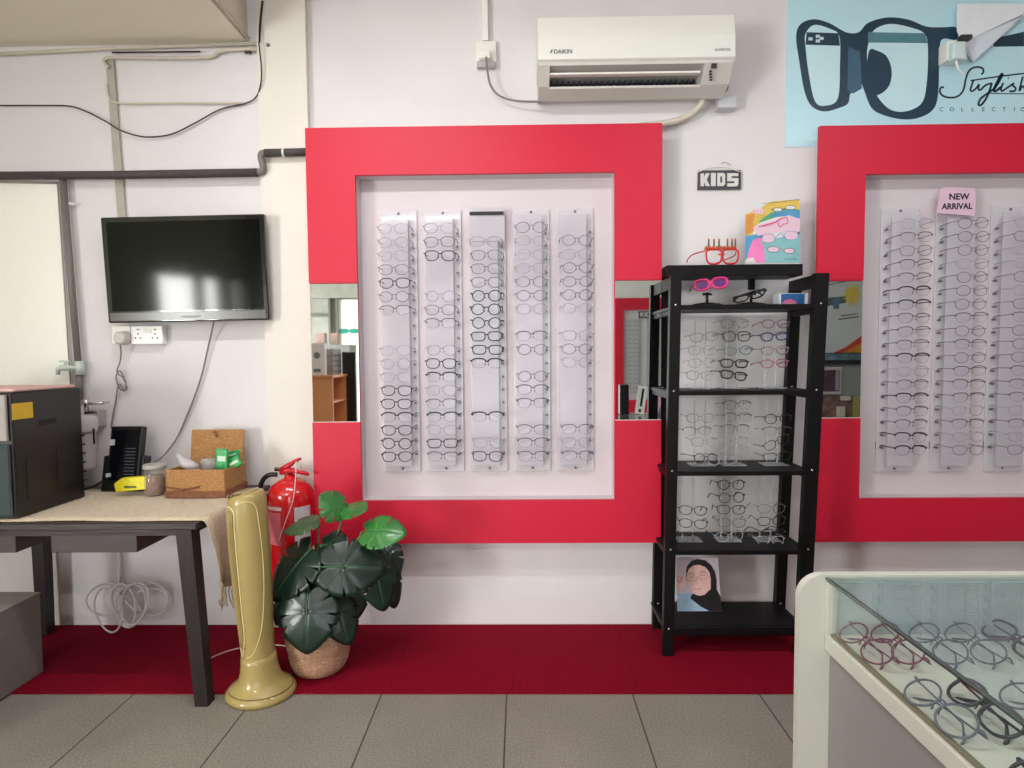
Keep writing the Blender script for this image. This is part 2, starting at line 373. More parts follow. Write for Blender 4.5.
def proto(sty, fold=False, tl=.105):
    key = (sty, fold, tl)
    if key in PROTO: return PROTO[key]
    shape, a, b_, r, half, col, rough, clr, look = STY[sty]
    mt = mat('frame_' + sty, col, rough, clear=clr, var=.1, scale=200)
    root = bpy.data.objects.new('eyeglasses', None)
    root.empty_display_size = .02
    cx = .0345
    m = MB()
    def P(x, z): return (x, (x/.067)**2 * .005, z)
    for s_ in (-1, 1):
        ol = outline(shape, a, b_)
        pts = [P(s_*(cx + x), z) for x, z in ol]
        if half:
            up = [p for p, q in zip(pts, ol) if q[1] > -.003]
            up = [P(s_*(cx + a*1.05*math.cos(t)), b_*(.25 + .75*abs(math.sin(t))**.7)) for t in [PI*k/10 for k in range(11)]]
            m.tube(up, r*1.15, seg=6)
            m.tube(pts, .0005, seg=4, closed=True)
        else: m.tube(pts, r, seg=6, closed=True)
        m.tube([P(s_*(cx+a*.96), b_*.45), (s_*.0665, .004, b_*.5), (s_*.068, .009, b_*.5)], r*1.3, seg=6)
        m.tube([P(s_*.0085, -.001), (s_*.006, .004, -.006), (s_*.0075, .006, -.010)], .0011, seg=5)      # nose pad
    bz = b_*.28
    m.tube([P(-(cx-a)*1.05, bz), (-.004, -.0005, bz+.003), (.004, -.0005, bz+.003), P((cx-a)*1.05, bz)], r*1.1, seg=6)
    fr = m.mesh('front_frame', mt)
    parts = [('front_frame', fr)]
    for s_ in (-1, 1):
        m = MB(); m.add([P(s_*(cx+x*.97), z*.97) for x, z in outline(shape, a, b_, 16)], [tuple(range(16))]); parts.append(('lens', m.mesh('lens', M_glass)))
    for s_ in (-1, 1):
        m = MB(); z = b_*.5; rt = max(r, .0016)
        if fold:
            y = .012 + (.004 if s_ > 0 else 0)
            pts = [(s_*.067, .008, z), (s_*.066, y, z), (s_*.02, y+.002, z-.002), (-s_*.03, y+.003, z-.006), (-s_*.052, y+.003, z-.022), (-s_*.058, y+.003, z-.034)]
        else:
            pts = [(s_*.068, .008, z), (s_*.0685, tl*.5, z), (s_*.067, tl*.85, z-.001), (s_*.066, tl, z-.006)] if tl < .12 else [(s_*.068, .008, z), (s_*.0685, tl*.6, z), (s_*.066, tl*.75, z-.004), (s_*.064, tl, z-.03)]
        m.tube(pts, [rt*.8]*(len(pts)-2)+[rt*1.1, rt], seg=5, flat=1.3); parts.append(('temple', m.mesh('temple', mt)))
    PROTO[key] = (root, parts, look); return PROTO[key]
def put_glasses(sty, loc, rot=(0,0,0), label='', group=None, fold=False, tl=.105):
    root, parts, look = proto(sty, fold, tl)
    r = root.copy(); COL.objects.link(r); r.location = loc; r.rotation_euler = rot
    tag(r, label.replace('LOOK', look), 'eyeglasses', group)
    for nm, me in parts:
        o = bpy.data.objects.new(nm, me); COL.objects.link(o); o.parent = r
    return r

# ================================================================ display strips
ORD = ['', 'top', 'second', 'third', 'fourth', 'fifth', 'sixth', 'seventh', 'eighth', 'ninth', 'tenth', 'eleventh', 'twelfth', 'thirteenth', 'fourteenth', 'fifteenth', 'sixteenth', 'seventeenth', 'bottom']
peg_me = MB().lathe([(.0035, 0), (.0035, .012), (.006, .013), (.006, .017)], seg=8, M=Matrix.Rotation(PI/2, 4, 'X')).mesh('peg', M_peg)
def strip(xc, zt, row0, pitch, label, off=-.012, head=False, seqn=18):
    zb = zt - 1.135; t = thing('display_strip', label, 'display strip', (xc, -.018, zb), 'acrylic eyeglass strips in the red frames')
    w = .079
    m = MB(); m.box((xc-w, -.024, zb), (xc+w, -.019, zt), bev=.0015); m.build('back_sheet', M_acryl, t)
    m = MB(); m.box((xc+off-.058, -.052, zb+.03), (xc+off+.058, -.049, zt-.03), bev=.001)
    for z in (zb+.05, (zb+zt)/2, zt-.05):
        m.tube([(xc+off, -.049, z), (xc+off, -.024, z)], .006, seg=8)
    m.build('front_plate', M_acryl2, t)
    for z in (zt-.012, zb+.014):
        m = MB(); m.lathe([(.005, 0), (.005, .004), (.002, .006)], seg=10, M=Matrix.Translation((xc, -.024, z)) @ Matrix.Rotation(PI/2, 4, 'X')); m.build('screw', M_peg, t)
    m = MB(); m.box((xc-w, -.0185, zb+.1), (xc-w+.02, -.0145, zb+.13)); m.box((xc+w-.02, -.0185, zt-.13), (xc+w, -.0145, zt-.1)); m.build('spacer', M_peg, t)
    for k in range(seqn):
        for s_ in (-1, 1):
            o = bpy.data.objects.new('peg', peg_me); COL.objects.link(o); o.parent = t
            o.location = (s_*.063, -.006, row0 - k*pitch - .004 - zb)
    if head:
        m = MB(); m.box((xc-.072, -.062, zt-.030), (xc+.072, -.055, zt-.016), bev=.001); m.build('black_header', M_black, t)
        m = MB(); m.box((xc-.076, -.056, zt-.14), (xc+.076, -.053, zt+.002), bev=.001); m.build('header_plate', M_acryl2, t)
    return t
GY = -.135
LX5 = [at(p, 300, -.02).x for p in (400, 444, 488, 531.5, 575)]
LZT = at(488, 210, -.02).z
r0 = at(460, 228, GY).z; pit = (r0 - at(460, 456.5, GY).z)/17
PHR = ['strip nearest the television', 'second strip from the television', 'strip with the black header', 'strip just past the black-headed one', 'fifth strip from the television']
ROWS = [
 ['c','cr','c','mw','d','m','t','','','c','cr','c','d','d','td','d','dr','d'],
 ['c','mw','d','','','cr','mw','t','','c','d','td','c','t','td','c','ds','t'],
 ['','c','mw','mw','mw','dr','dr','dr','ds','ds','td','','','','td','','c','d'],
 ['m','c','c','c','m','m','c','','t','m','','m','t','t','','t','t','t'],
 ['','m','c','m','m','m','c','','c','m','c','','','','','t','c','t'],
]
for i in range(5):
    strip(LX5[i], LZT, r0, pit, 'acrylic eyeglass ' + PHR[i] + ', in the red frame over the plant', head=(i == 2))
    for k, sty in enumerate(ROWS[i]):
        if not sty: continue
        x = LX5[i] + random.uniform(-.002, .002)
        put_glasses(sty, (x, GY + random.uniform(-.003, .003), r0 - k*pit), (random.uniform(-.04, .04), random.uniform(-.02, .02), random.uniform(-.03, .03)),
            f'LOOK glasses, {ORD[k+1]} row of the {PHR[i]}', 'eyeglasses in the red frame over the plant')
RX = [at(p, 213, -.02).x for p in (899.6, 954.6, 1009.6)]
RZT = at(900, 208, -.02).z
q0 = at(917, 223.5, GY).z; qpit = (q0 - at(917, 450.5, GY).z)/17
PHR2 = ['strip just beyond the black rack', 'strip under the NEW ARRIVAL card', 'strip just past the NEW ARRIVAL card']
ROWS2 = [
 ['c','t','mw','t','t','td','td','t','t','t','td','c','t','td','t','t','td','td'],
 ['m','m','m','c','m','m','m','t','m','t','m','t','t','t','c','t','c','mw'],
 ['c','mw','c','c','m','c','mw','t','m','m','m','t','t','t','c','t','c','mw'],
]
for i in range(3):
    strip(RX[i], RZT, q0, qpit, ['acrylic eyeglass strip closest to the black rack in the second red frame', 'acrylic eyeglass strip directly under the NEW ARRIVAL card', 'acrylic eyeglass strip past the NEW ARRIVAL one, at the picture edge'][i], off=.008)
    for k, sty in enumerate(ROWS2[i]):
        put_glasses(sty, (RX[i] + random.uniform(-.002, .002), GY + random.uniform(-.003, .003), q0 - k*qpit), (random.uniform(-.04, .04), random.uniform(-.02, .02), random.uniform(-.05, .02)),
            f'LOOK glasses, {ORD[k+1]} row of the {PHR2[i]}', 'eyeglasses in the red frame past the rack')
# NEW ARRIVAL card
t = thing('sign_card', 'pale pink NEW ARRIVAL card clipped over a strip of glasses', 'sign', tuple(at(956, 215, -.07)))
m = MB(); y = -.072
P4 = [at(937, 213, y), at(975, 216, y), at(976, 191, y), at(973, 188, y), at(944, 187, y), at(940, 190, y)]
m.slab(P4, (0, .002, 0)); m.build('card', mat('pink_card', (222, 188, 208), .5, var=.03), t)
m = MB(); text_into(m, 'NEW', .036, at(959, 199.5, y-.0008), depth=.0008, bold=.0008); text_into(m, 'ARRIVAL', .034, at(957, 209, y-.0008), depth=.0008, bold=.0008, xs=.95)
m.build('lettering', M_black, t)
# ================================================================ black rack
RF, RB = -.275, -.035            # centres of the front and back posts
def rx(x, z): return x + (.016 if x < .8 else .036) * z
XL, XR = .580, 1.112
rack = thing('shelf_rack', 'black wooden open shelf rack leaning slightly, standing between the two red frames', 'shelf rack', ((XL+XR)/2, (RF+RB)/2, .006))
PW = .021
def post(x, y, w=PW, wy=.016, top=1.520):
    m = MB(); z0 = .007
    if y == RB: x += .012
    ring = lambda z: [(rx(x, z)+a*w, y+b_*wy, z) for a, b_ in ((-1,-1),(1,-1),(1,1),(-1,1))]
    m.loft([ring(z0), ring(top)], smooth=False)
    for z in (.118, .438, .753, 1.068, 1.403):
        m.lathe([(.005, 0), (.005, .002), (.002, .003)], seg=8, m=1, M=Matrix.Translation((rx(x, z), y-wy, z)) @ Matrix.Rotation(PI/2, 4, 'X'))
    return m.build('post', [M_blackwood, M_chrome], rack)
for x in (XL, XR):
    post(x, RF, PW if x == XL else .026); post(x, RB, PW)
SH = [1.399, 1.064, .746, .429, .116]
for i, z in enumerate(SH):
    m = MB(); h = .028 if i == 4 else .014
    a, b_ = rx(XL, z)+PW, rx(XR, z)-PW
    m.box((a-.035, RF+.017, z-.012), (b_+.035, RB+.012, z), bev=.001)
    m.box((a, RF-.012, z-h), (b_, RF+.006, z+.004), bev=.002)          # front lip
    m.build('shelf', M_blackwood, rack)
for i, z in enumerate(SH):
    for x in (XL, XR):
        m = MB(); X = rx(x, z); m.box((X-.008, RF+.016, z-.032), (X+.008, RB-.016, z+.002), bev=.002); m.build('side_rail', M_blackwood, rack)
for x in (XL, XR):
    m = MB(); X = rx(x, 1.49); m.box((X-.010, RF+.016, 1.470), (X+.012, RB-.016, 1.520), bev=.002); m.build('side_rail', M_blackwood, rack)

# wall shelf over the rack
p0, p1 = at(663.5, 265, -.15), at(803, 265, -.15)
ws = thing('wall_shelf', 'thick black floating shelf on the wall above the rack', 'wall shelf', (.87, -.004, p0.z-.045))
WZ = at(733, 264.5, -.15).z
m = MB(); m.box((.602, -.15, WZ-.046), (p1.x, -.003, WZ), bev=.002); m.build('board', M_blackwood, ws)
m = MB(); q = at(752, 277, -.02); m.box((q.x-.012, -.026, WZ-.09), (q.x+.012, -.003, WZ-.044), bev=.002); m.build('bracket', M_blackwood, ws)

# birthday glasses
def pt(px, py, y): return tuple(at(px, py, y))
M_bred = mat('red_party_plastic', (206, 18, 34), .3, var=.05); M_bor = mat('orange_party_plastic', (196, 92, 58), .4, var=.15); M_cand = mat('candle_green', (86, 96, 62), .5, var=.2)
c0 = at(721, 264, -.12)
t = thing('party_glasses', 'red novelty glasses topped with small candles, on the black wall shelf', 'eyeglasses', (c0.x, -.12, WZ))
m = MB()
for cx in (714, 730.5):
    o = at(cx, 255.2, -.12); m.tube([(o.x + x*1.06, -.12, WZ+.0045 + .033 + z) for x, z in outline('square', .030, .030, 20)], .0038, closed=True, seg=8)
m.tube([(c0.x+.002-.012, -.12, WZ+.046), (c0.x+.014, -.12, WZ+.046)], .004)
m.build('front_frame', M_bred, t)
m = MB(); m.tube(smooth_pts([pt(705, 251, -.12), pt(699, 252.5, -.10), pt(692, 255, -.07), pt(687.5, 260, -.05), pt(687, 263, -.045)]), .0026, seg=6); m.build('temple', M_bred, t)
m = MB(); m.tube(smooth_pts([pt(736, 252, -.12), pt(734, 256, -.09), pt(722, 261, -.05), pt(716, 263, -.04)]), .0026, seg=6); m.build('temple', M_bred, t)
m = MB()
a, b_ = at(704.5, 250, -.12), at(736.5, 250, -.12)
m.slab([(a.x, -.122, WZ+.062), (b_.x, -.122, WZ+.062), (b_.x, -.122, WZ+.074), (a.x, -.122, WZ+.074)], (0, .004, 0))
for k in range(9):
    x = a.x + (b_.x-a.x)*(k+.5)/9; m.lathe([(.006, 0), (.007, .006), (.004, .011)], (x, -.120, WZ+.070), seg=8)
m.build('cake_rim', M_bor, t)
for px in (708.7, 714, 719, 727.5, 732, 735.3):
    x = at(px, 246, -.12).x; m = MB(); m.tube([(x, -.12, WZ+.078), (x, -.12, WZ+.100)], .0036, seg=8); m.tube([(x, -.12, WZ+.100), (x, -.12, WZ+.106), (x, -.12, WZ+.113)], [.0030, .0042, .0006], m=1, seg=8); m.build('candle', [M_cand, M_bor], t)

# printed sheets: helper that paints crop-measured outlines on a sheet facing the room
def painter(mb, X0, Y0, sc, y, M=None):
    def P(x, z, k=0): q = at(X0 + x/sc, Y0 + z/sc, y); q.y = y; return q
    def poly(pts, m, k, sm=False): mb.flat(smooth_pts([P(*p) for p in pts], 5, True) if sm else [P(*p) for p in pts], m, .0004*k)
    def line(pts, w, m, k, closed=False, sm=True):
        pp = [P(*p) for p in pts]; mb.stroke(smooth_pts(pp, 5, closed) if sm else pp, w, m, .0004*k, closed=closed)
    return poly, line
# colourful children's poster standing on the wall shelf
pm = [mat('poster_white', (226, 222, 222), .4), mat('poster_yellow', (232, 196, 88), .4, var=.2, scale=15), mat('poster_blue', (84, 150, 196), .4, var=.2, scale=12), mat('poster_pink', (238, 130, 190), .4, var=.12, scale=12),
      mat('poster_teal', (138, 190, 196), .4, var=.12, scale=12), mat('poster_green', (84, 170, 120), .4, var=.1), mat('poster_orange', (228, 150, 70), .4, var=.15, scale=15), mat('ink_dark', (52, 42, 66), .4), mat('ink_magenta', (214, 50, 130), .4), mat('poster_palepink', (232, 196, 214), .4)]
y = -.10
t = thing('poster_stand', 'rainbow coloured poster printed with glasses, standing on the wall shelf', 'poster', (at(772, 262, y).x, y, WZ))
m = MB(); m.slab([at(745, 264, y), at(800.5, 264, y), at(799.5, 198.5, y), at(772, 203, y), at(762, 206, y), at(746, 214.5, y)], (0, .003, 0)); 
poly, line = painter(m, 690, 160, 6.983, y)      # crop of [690,160,810,270] at 838 px
poly([(390,380),(500,330),(565,290),(765,275),(765,400),(600,360),(430,480),(440,520),(385,530)], 1, 1)
poly([(388,385),(460,370),(440,430),(445,500),(385,525)], 6, 2)
poly([(490,420),(560,370),(640,345),(765,345),(765,410),(690,385),(600,400),(480,440)], 5, 2)
poly([(560,385),(640,355),(765,350),(765,410),(690,390),(560,400)], 2, 3)
poly([(440,470),(590,420),(690,385),(765,415),(765,520),(640,500),(470,530)], 9, 4)
poly([(385,530),(460,520),(560,470),(560,500),(480,560),(430,600),(395,690),(385,700)], 2, 3)
poly([(440,560),(490,540),(520,640),(520,716),(395,716),(400,670),(420,600)], 3, 5)
poly([(510,560),(640,540),(768,500),(768,718),(520,718),(520,640),(500,590)], 4, 4)
poly([(395,690),(440,680),(460,716),(392,718)], 0, 6)
poly([(440,345),(500,335),(520,360),(500,380),(440,375)], 9, 6)
W_ = .0016
for cx, cy, a_, b2, mi in ((610,348,32,15,7),(700,333,36,16,7),(545,548,45,34,2),(705,528,48,34,2),(580,625,40,22,7),(690,635,36,20,7)):
    ring = [(cx+a_*math.cos(q), cy+b2*math.sin(q)*(1 if abs(math.sin(q)) < .9 else .9)) for q in [2*PI*i/14 for i in range(14)]]
    poly(ring, 0 if mi == 7 and cy < 400 else 9, 7); line(ring, W_*1.2, mi, 8, True)
line([(640,348),(655,342),(666,338)], W_*1.5, 7, 8); line([(592,545),(620,520),(635,510),(655,545)], W_*1.4, 2, 8); line([(618,622),(636,616),(656,630)], W_, 8, 8)
line([(505,305),(600,298),(700,283),(762,276)], W_, 7, 8); line([(565,345),(580,350)], W_*2, 7, 8)
line([(475,468),(560,445),(610,430)], W_*2.5, 8, 8); line([(610,430),(640,410),(672,405),(680,440),(650,450),(625,470),(612,440)], W_*2, 8, 9); line([(500,465),(560,455),(640,400)], W_, 8, 9)
for i in range(3): line([(440+i*22, 352),(452+i*22, 368)], W_*1.4, 6, 9)
line([(650,700),(670,690),(690,700),(710,688),(740,695)], W_, 7, 8)
m.build('printed_board', pm, t)

# KIDS sign
y = -.012
t = thing('kids_sign', 'small black KIDS sign with raised white letters on the white wall', 'sign', tuple(at(719.5, 189, y)))
A, B, C_, D = at(698, 189.5, y), at(741, 189, y), at(741, 170, y), at(698.5, 170.5, y)
m = MB(); m.slab([A, B, C_, D], (0, .011, 0))
m.build('sign_board', mat('sign_charcoal', (72, 70, 76), .6, var=.1), t)
m = MB()
def blk(pts): m.slab([at(690 + x/6.983, 160 + z/6.983, y-.006) for x, z in pts], (0, .0058, 0))
blk([(75,95),(98,92),(98,122),(112,92),(138,92),(118,138),(140,182),(112,182),(98,150),(98,182),(75,182)])
blk([(148,90),(180,90),(180,182),(148,182)])
blk([(192,90),(234,90),(246,102),(246,170),(234,182),(192,182)][:6])
blk([(262,92),(338,92),(338,112),(290,112),(290,126),(338,126),(338,172),(326,184),(262,184),(262,162),(312,162),(312,148),(262,148)])
m.build('lettering', mat('sign_white', (216, 212, 212), .5), t)
m = MB()
m.slab([at(690 + x/6.983, 160 + z/6.983, y-.0075) for x, z in [(212,115),(224,115),(224,158),(212,158)]], (0, .001, 0)); m.build('letter_counter', MATS['sign_charcoal'], t)
m = MB(); m.tube(smooth_pts([at(698, 172, -.014), at(708, 168.5, -.02), at(719, 167, -.022), at(731, 169, -.02), at(741, 172, -.014)]), .0022, seg=6); m.build('ribbon', MATS['sign_white'], t)
m = MB(); m.tube(smooth_pts([at(721, 164, -.004), at(724, 162, -.008), at(728, 163.5, -.008), at(731, 165, -.004)]), .0012, seg=6); tag(m.build('wall_hook', M_gcable), 'tiny bent wire hook in the wall above the KIDS sign', 'hook')

# ================================================================ things on the rack
def stand(x, y, z, h, label):
    t = thing('eyeglass_stand', label, 'eyeglass stand', (x, y, z), 'clear eyeglass stands on the rack')
    m = MB(); m.box((x-.05, y-.03, z), (x+.05, y+.045, z+.004), bev=.001); m.build('base', M_clearp, t)
    for s_ in (-1, 1):
        m = MB(); m.box((x+s_*.022-.003, y+.02, z+.004), (x+s_*.022+.003, y+.026, z+h), bev=.001); m.build('upright', M_clearp, t)
    return t
GRP = 'eyeglasses on the clear stands of the black rack'
RY = -.185
SHN = ['upper', 'middle', 'lower']
STN = ['plant-side stand', 'centre stand', 'showcase-side stand']
SHELFG = [
 (1.064, .285, (704, 736, 775), [
   [('mw',704,337,0,4),('c',702,350.5,0,0),('c',702,363,0,0),('c',700,375.5,0,-3)],
   [('m',735,323.5,0,0),('gb',736,336.5,0,0),('tl',738,350.5,0,2),('k',734,363.5,0,-2),('k',734,375.5,10,-8)],
   [('pg',775,324,0,0),('b',774.5,336.5,0,3),('pg',775,350.5,0,2),('p',774.5,363.5,0,2)]]),
 (.746, .27, (704, 736, 778), [
   [('c',700,418,0,0),('t',697,431,0,2),('c',705,442,0,0),('dr',705.5,458,18,-3)],
   [('t',737,405,0,0),('t',737,417,0,0),('t',736,429,0,0),('cr',735,441,8,2),('cr',735,453,-10,6),('cr',721,460,0,0)],
   [('dr',778,418.5,0,3),('t',778,431,0,2),('d',776.5,442.5,5,22),('ds',777,456.5,0,4)]]),
 (.429, .26, (692, 732, 772), [
   [('d',693,510.5,-5,-3),('d',693,523.5,-5,-3),('td',690,537,-20,8)],
   [('dr',731.5,485,0,0),('dr',731.5,497.5,6,0),('d',731.5,510,-6,0),('mw',731,522.5,-6,0),('c',729,536,0,4)],
   [('mw',772,509,0,0),('d',772,521.5,0,3),('td',773,533,20,-5),('c',770,540,0,0)]]),
]
for i, (z, h, sx_, cols) in enumerate(SHELFG):
    for j in range(3):
        X = at(sx_[j], 400, RY).x
        stand(X, RY+.03, z+.004, h, f'clear plastic stand on the rack\'s {SHN[i]} glasses shelf, ' + ['beside the plant-side post', 'in the centre', 'towards the showcase'][j])
        for k, (sty, px, py, yaw, rl) in enumerate(cols[j]):
            p = at(px, py, RY)
            g_ = put_glasses(sty, (p.x, RY + random.uniform(-.008, .004), p.z), (math.radians(random.uniform(-6, 2)), math.radians(-rl), math.radians(yaw + random.uniform(-3, 3))),
                f'LOOK glasses, {["top","second","third","fourth","fifth","lowest"][k]} on the {STN[j]}, rack\'s {SHN[i]} glasses shelf', GRP, tl=.12 if i == 2 else .105); g_.scale = (.88,)*3
# upper tier: black cap-shaped stands, pink sunglasses, dark glasses, small box
def cap_stand(px, label):
    x = at(px, 303, -.16).x; z = 1.404
    t = thing('glasses_holder', label, 'display stand', (x, -.16, z), 'black cap-shaped display feet')
    m = MB(); m.lathe([(.075, 0), (.073, .006), (.05, .013), (.012, .018), (.004, .019)], (x, -.16, z), seg=28, sy=.6); m.build('foot_plate', M_black, t)
    m = MB(); m.tube([(x, -.16, z+.015), (x, -.16, z+.05)], .006, seg=8); m.tube([(x-.018, -.16, z+.05), (x, -.164, z+.054), (x+.018, -.16, z+.05)], .005, seg=6); m.build('upright', M_black, t)
cap_stand(707, 'black cap-shaped foot holding up the pink sunglasses')
cap_stand(751, 'black cap-shaped foot under the folded dark glasses')
p = at(711, 284, -.19)
t = put_glasses('p', (p.x, -.19, p.z), (math.radians(-8), math.radians(-6), math.radians(-6)), 'pink children\'s sunglasses with purple lenses on the rack\'s uppermost shelf', 'sunglasses'); t.name = 'sunglasses'
if 'group' in t: del t['group']
del t['label']; t['label'] = 'pink children\'s sunglasses with purple lenses on the rack\'s uppermost shelf'; t['category'] = 'sunglasses'
M_sunlens = mat('purple_sun_lens', (96, 40, 120), .1, var=.2, clear=.15, coat=1); M_hot = mat('hot_pink_plastic', (214, 50, 120), .3, var=.1)
for ch in list(t.children):
    ch.data = ch.data.copy(); ch.data.materials.clear(); ch.data.materials.append(M_sunlens if ch.name.startswith('lens') else M_hot)
for s_ in (-1, 1):
    m = MB(); m.tube([(s_*.0345+x*1.15, -.001, z*1.15) for x, z in outline('way', .0265, .019)], .0042, seg=8, closed=True); o = m.build('heart_rim', M_hot); o.parent = t
p = at(750, 297, -.19)
put_glasses('k', (p.x, -.19, p.z), (math.radians(52), math.radians(-14), 0), fold=True, label= 'thin folded black glasses lying on the black foot next to the small box')
m = MB(); a = at(779.5, 307, -.14); 
t = thing('small_box', 'small blue box with a pink heart picture on the rack\'s uppermost shelf', 'box', (a.x, -.14, 1.404))
x0, x1 = at(779, 300, -.16).x, at(808, 300, -.16).x
m.box((x0, -.16, 1.404), (x1, -.10, 1.404+.052), bev=.001); m.build('carton', mat('pale_carton', (208, 214, 220), .4, var=.05), t)
m = MB(); m.flat([(x0+.008, -.1606, 1.406), (x1-.014, -.1606, 1.406), (x1-.014, -.1606, 1.454), (x0+.008, -.1606, 1.454)], 0)
cx = x0 + .042
m.flat([(cx+.034*math.cos(q), -.1612, 1.407+.026*abs(math.sin(q))) for q in [PI*i/12 for i in range(13)]], 1)
for q in (.5, .9, 1.3, 1.8, 2.3, 2.7): m.stroke([(cx+.006*math.cos(q), -.1616, 1.408), (cx+.031*math.cos(q), -.1616, 1.407+.024*math.sin(q))], .0016, 2)
m.build('picture', [mat('box_blue', (40, 92, 150), .4, var=.25, scale=40), mat('box_pink', (190, 84, 130), .4, var=.2, scale=60), pm[9]], t)

# woman's portrait card on the bottom shelf
y = -.20
t = thing('portrait_poster', 'portrait print of a smiling person in dark headscarf and glasses, bottom rack shelf', 'poster', (at(699, 611, y).x, y, .116))
m = MB(); m.slab([at(676.3, 557.5, y), at(718, 557.5, y), at(721.5, 611, y), at(677.5, 611.3, y)], (0, .002, 0))
poly, line = painter(m, 640, 530, 5.12, y)
K = lambda: None
poly([(190,330),(270,320),(360,400),(355,415),(192,415)], 1, 1)                                  # pale blue blouse
poly([(235,215),(240,185),(262,158),(295,147),(335,155),(365,180),(385,215),(393,260),(390,300),(412,340),(418,414),(355,414),(310,392),(258,350),(262,330),(300,320),(240,260)], 2, 2)   # scarf
poly([(240,225),(250,198),(275,180),(305,178),(335,190),(355,215),(362,250),(362,300),(350,325),(315,338),(285,332),(262,308),(250,280),(240,255)], 3, 3)   # face
poly([(330,330),(362,300),(390,275),(395,330),(412,380),(400,400),(340,380),(270,352),(265,335),(300,338)], 4, 4)
poly([(186,240),(206,236),(232,240),(238,262),(225,290),(205,318),(196,300),(192,270)], 3, 2)     # raised hand
line([(190,250),(197,268),(210,262),(215,245),(205,240)], .0022, 5, 5)
for cx, cy in ((262,243),(322,234)):
    ring = [(cx+24*math.cos(q), cy+17*math.sin(q)) for q in [2*PI*i/12 for i in range(12)]]; line(ring, .0010, 6, 5, True)
    line([(cx-13, cy), (cx-2, cy-5), (cx+11, cy)], .0018, 6, 5); line([(cx-16, cy-20), (cx, cy-25), (cx+15, cy-20)], .0015, 6, 5)
line([(286,240),(298,238)], .001, 6, 5); line([(292,245),(284,268),(298,270)], .0012, 7, 5)
line([(278,298),(292,304),(312,298)], .0030, 7, 6)
line([(284,302),(296,305),(306,302)], .0012, 0, 7)
m.build('printed_card', [mat('portrait_ground', (206, 194, 206), .35, var=.04), mat('blouse_blue', (168, 198, 226), .4, var=.15, scale=20), mat('scarf_dark', (44, 36, 42), .4, var=.2), mat('skin_print', (232, 190, 184), .4, var=.03), mat('scarf_green_black', (30, 34, 34), .4, var=.2), mat('lip_red', (206, 60, 84), .4), mat('ink_brown', (66, 44, 52), .4), mat('lip_rose', (176, 92, 98), .4)], t)

# ================================================================ air conditioner
x0, x1 = .077, .850
ac = thing('air_conditioner', 'white wall-mounted split air conditioner above the red frame, louvre open', 'air conditioner', ((x0+x1)/2, -.002, 2.30))
def zz(py, y): return at(635, py, y).z
zt = zz(15, -.19); zm = zz(58, -.215); zl = zz(84, -.15); zb = zz(99.5, -.085); zb2 = zz(101.5, -.003)
prof = [(-.002, zt-.005), (-.16, zt+.003), (-.19, zt-.005), (-.203, zt-.05), (-.212, (zt+zm)/2), (-.215, zm)]
m = MB(); m.loft([[ (x, y_, z_) for y_, z_ in [(-.003, zt-.006)] + prof[1:] + [(-.205, zm-.006), (-.003, zm-.006)]] for x in (x0, x1)], smooth=False); m.build('front_cover', M_plastic, ac)
# lower casing with the outlet slot
lowp = [(-.003, zm-.008), (-.208, zm-.008), (-.206, zm-.018), (-.15, zl-.006), (-.085, zb), (-.003, zb2)]
ox0, ox1 = at(549.5, 70, -.18).x, at(703, 70, -.18).x
m = MB()
for a, b_ in ((x0+.003, ox0), (ox1, x1-.003)): m.loft([[(x, y_, z_) for y_, z_ in lowp] for x in (a, b_)], smooth=False)
m.loft([[(x, y_, z_) for y_, z_ in [(-.003, zl-.004), (-.145, zl-.004), (-.142, zl-.012), (-.085, zb), (-.003, zb2)]] for x in (ox0, ox1)], smooth=False)
m.loft([[(x, y_, z_) for y_, z_ in [(-.003, zm-.008), (-.208, zm-.008), (-.206, zm-.020), (-.18, zm-.022), (-.06, zm-.03), (-.003, zm-.03)]] for x in (ox0, ox1)], smooth=False)
m.build('lower_casing', mat('aircon_grey_white', (208, 204, 198), .4, var=.01), ac)
m = MB(); m.box((ox0, -.062, zl-.01), (ox1, -.055, zm-.028)); 
for k in range(26):
    x = ox0 + (ox1-ox0)*(k+.5)/26; m.box((x-.0015, -.10, zl-.002), (x+.0015, -.062, zm-.032))
m.build('outlet_vanes', mat('outlet_dark', (44, 36, 52), .5, var=.2, scale=40), ac)
m = MB(); zf = zz(73.3, -.18); m.box((ox0+.002, -.192, zf-.006), (ox1-.012, -.165, zf+.002), bev=.002, M=None); m.build('louvre_flap', M_plastic, ac)
m = MB(); p = at(560, 52, -.2155); text_into(m, 'DAIKIN', .022, (p.x+.012, -.2152, zm+.022), depth=.0006, bold=.0004)
m.add([(p.x-.040, -.2153, zm+.024), (p.x-.034, -.2153, zm+.024), (p.x-.028, -.2153, zm+.037), (p.x-.034, -.2153, zm+.037)], [(0, 1, 2, 3)]); text_into(m, 'INVERTER', .014, (x1-.05, -.2152, zm+.022), depth=.0006)
m.build('lettering', mat('aircon_grey_print', (110, 112, 118), .4), ac)
m = MB(); q = at(713.5, 66, -.196); m.box((q.x-.010, -.2045, q.z-.010), (q.x+.010, -.196, q.z+.012), m=0)
for k in range(4): m.box((q.x-.016+.002*k, -.199+.008*k*.5, q.z-.022-.009*k), (q.x-.006+.002*k, -.188+.008*k*.5, q.z-.018-.009*k))
m.build('status_panel', M_black, ac)
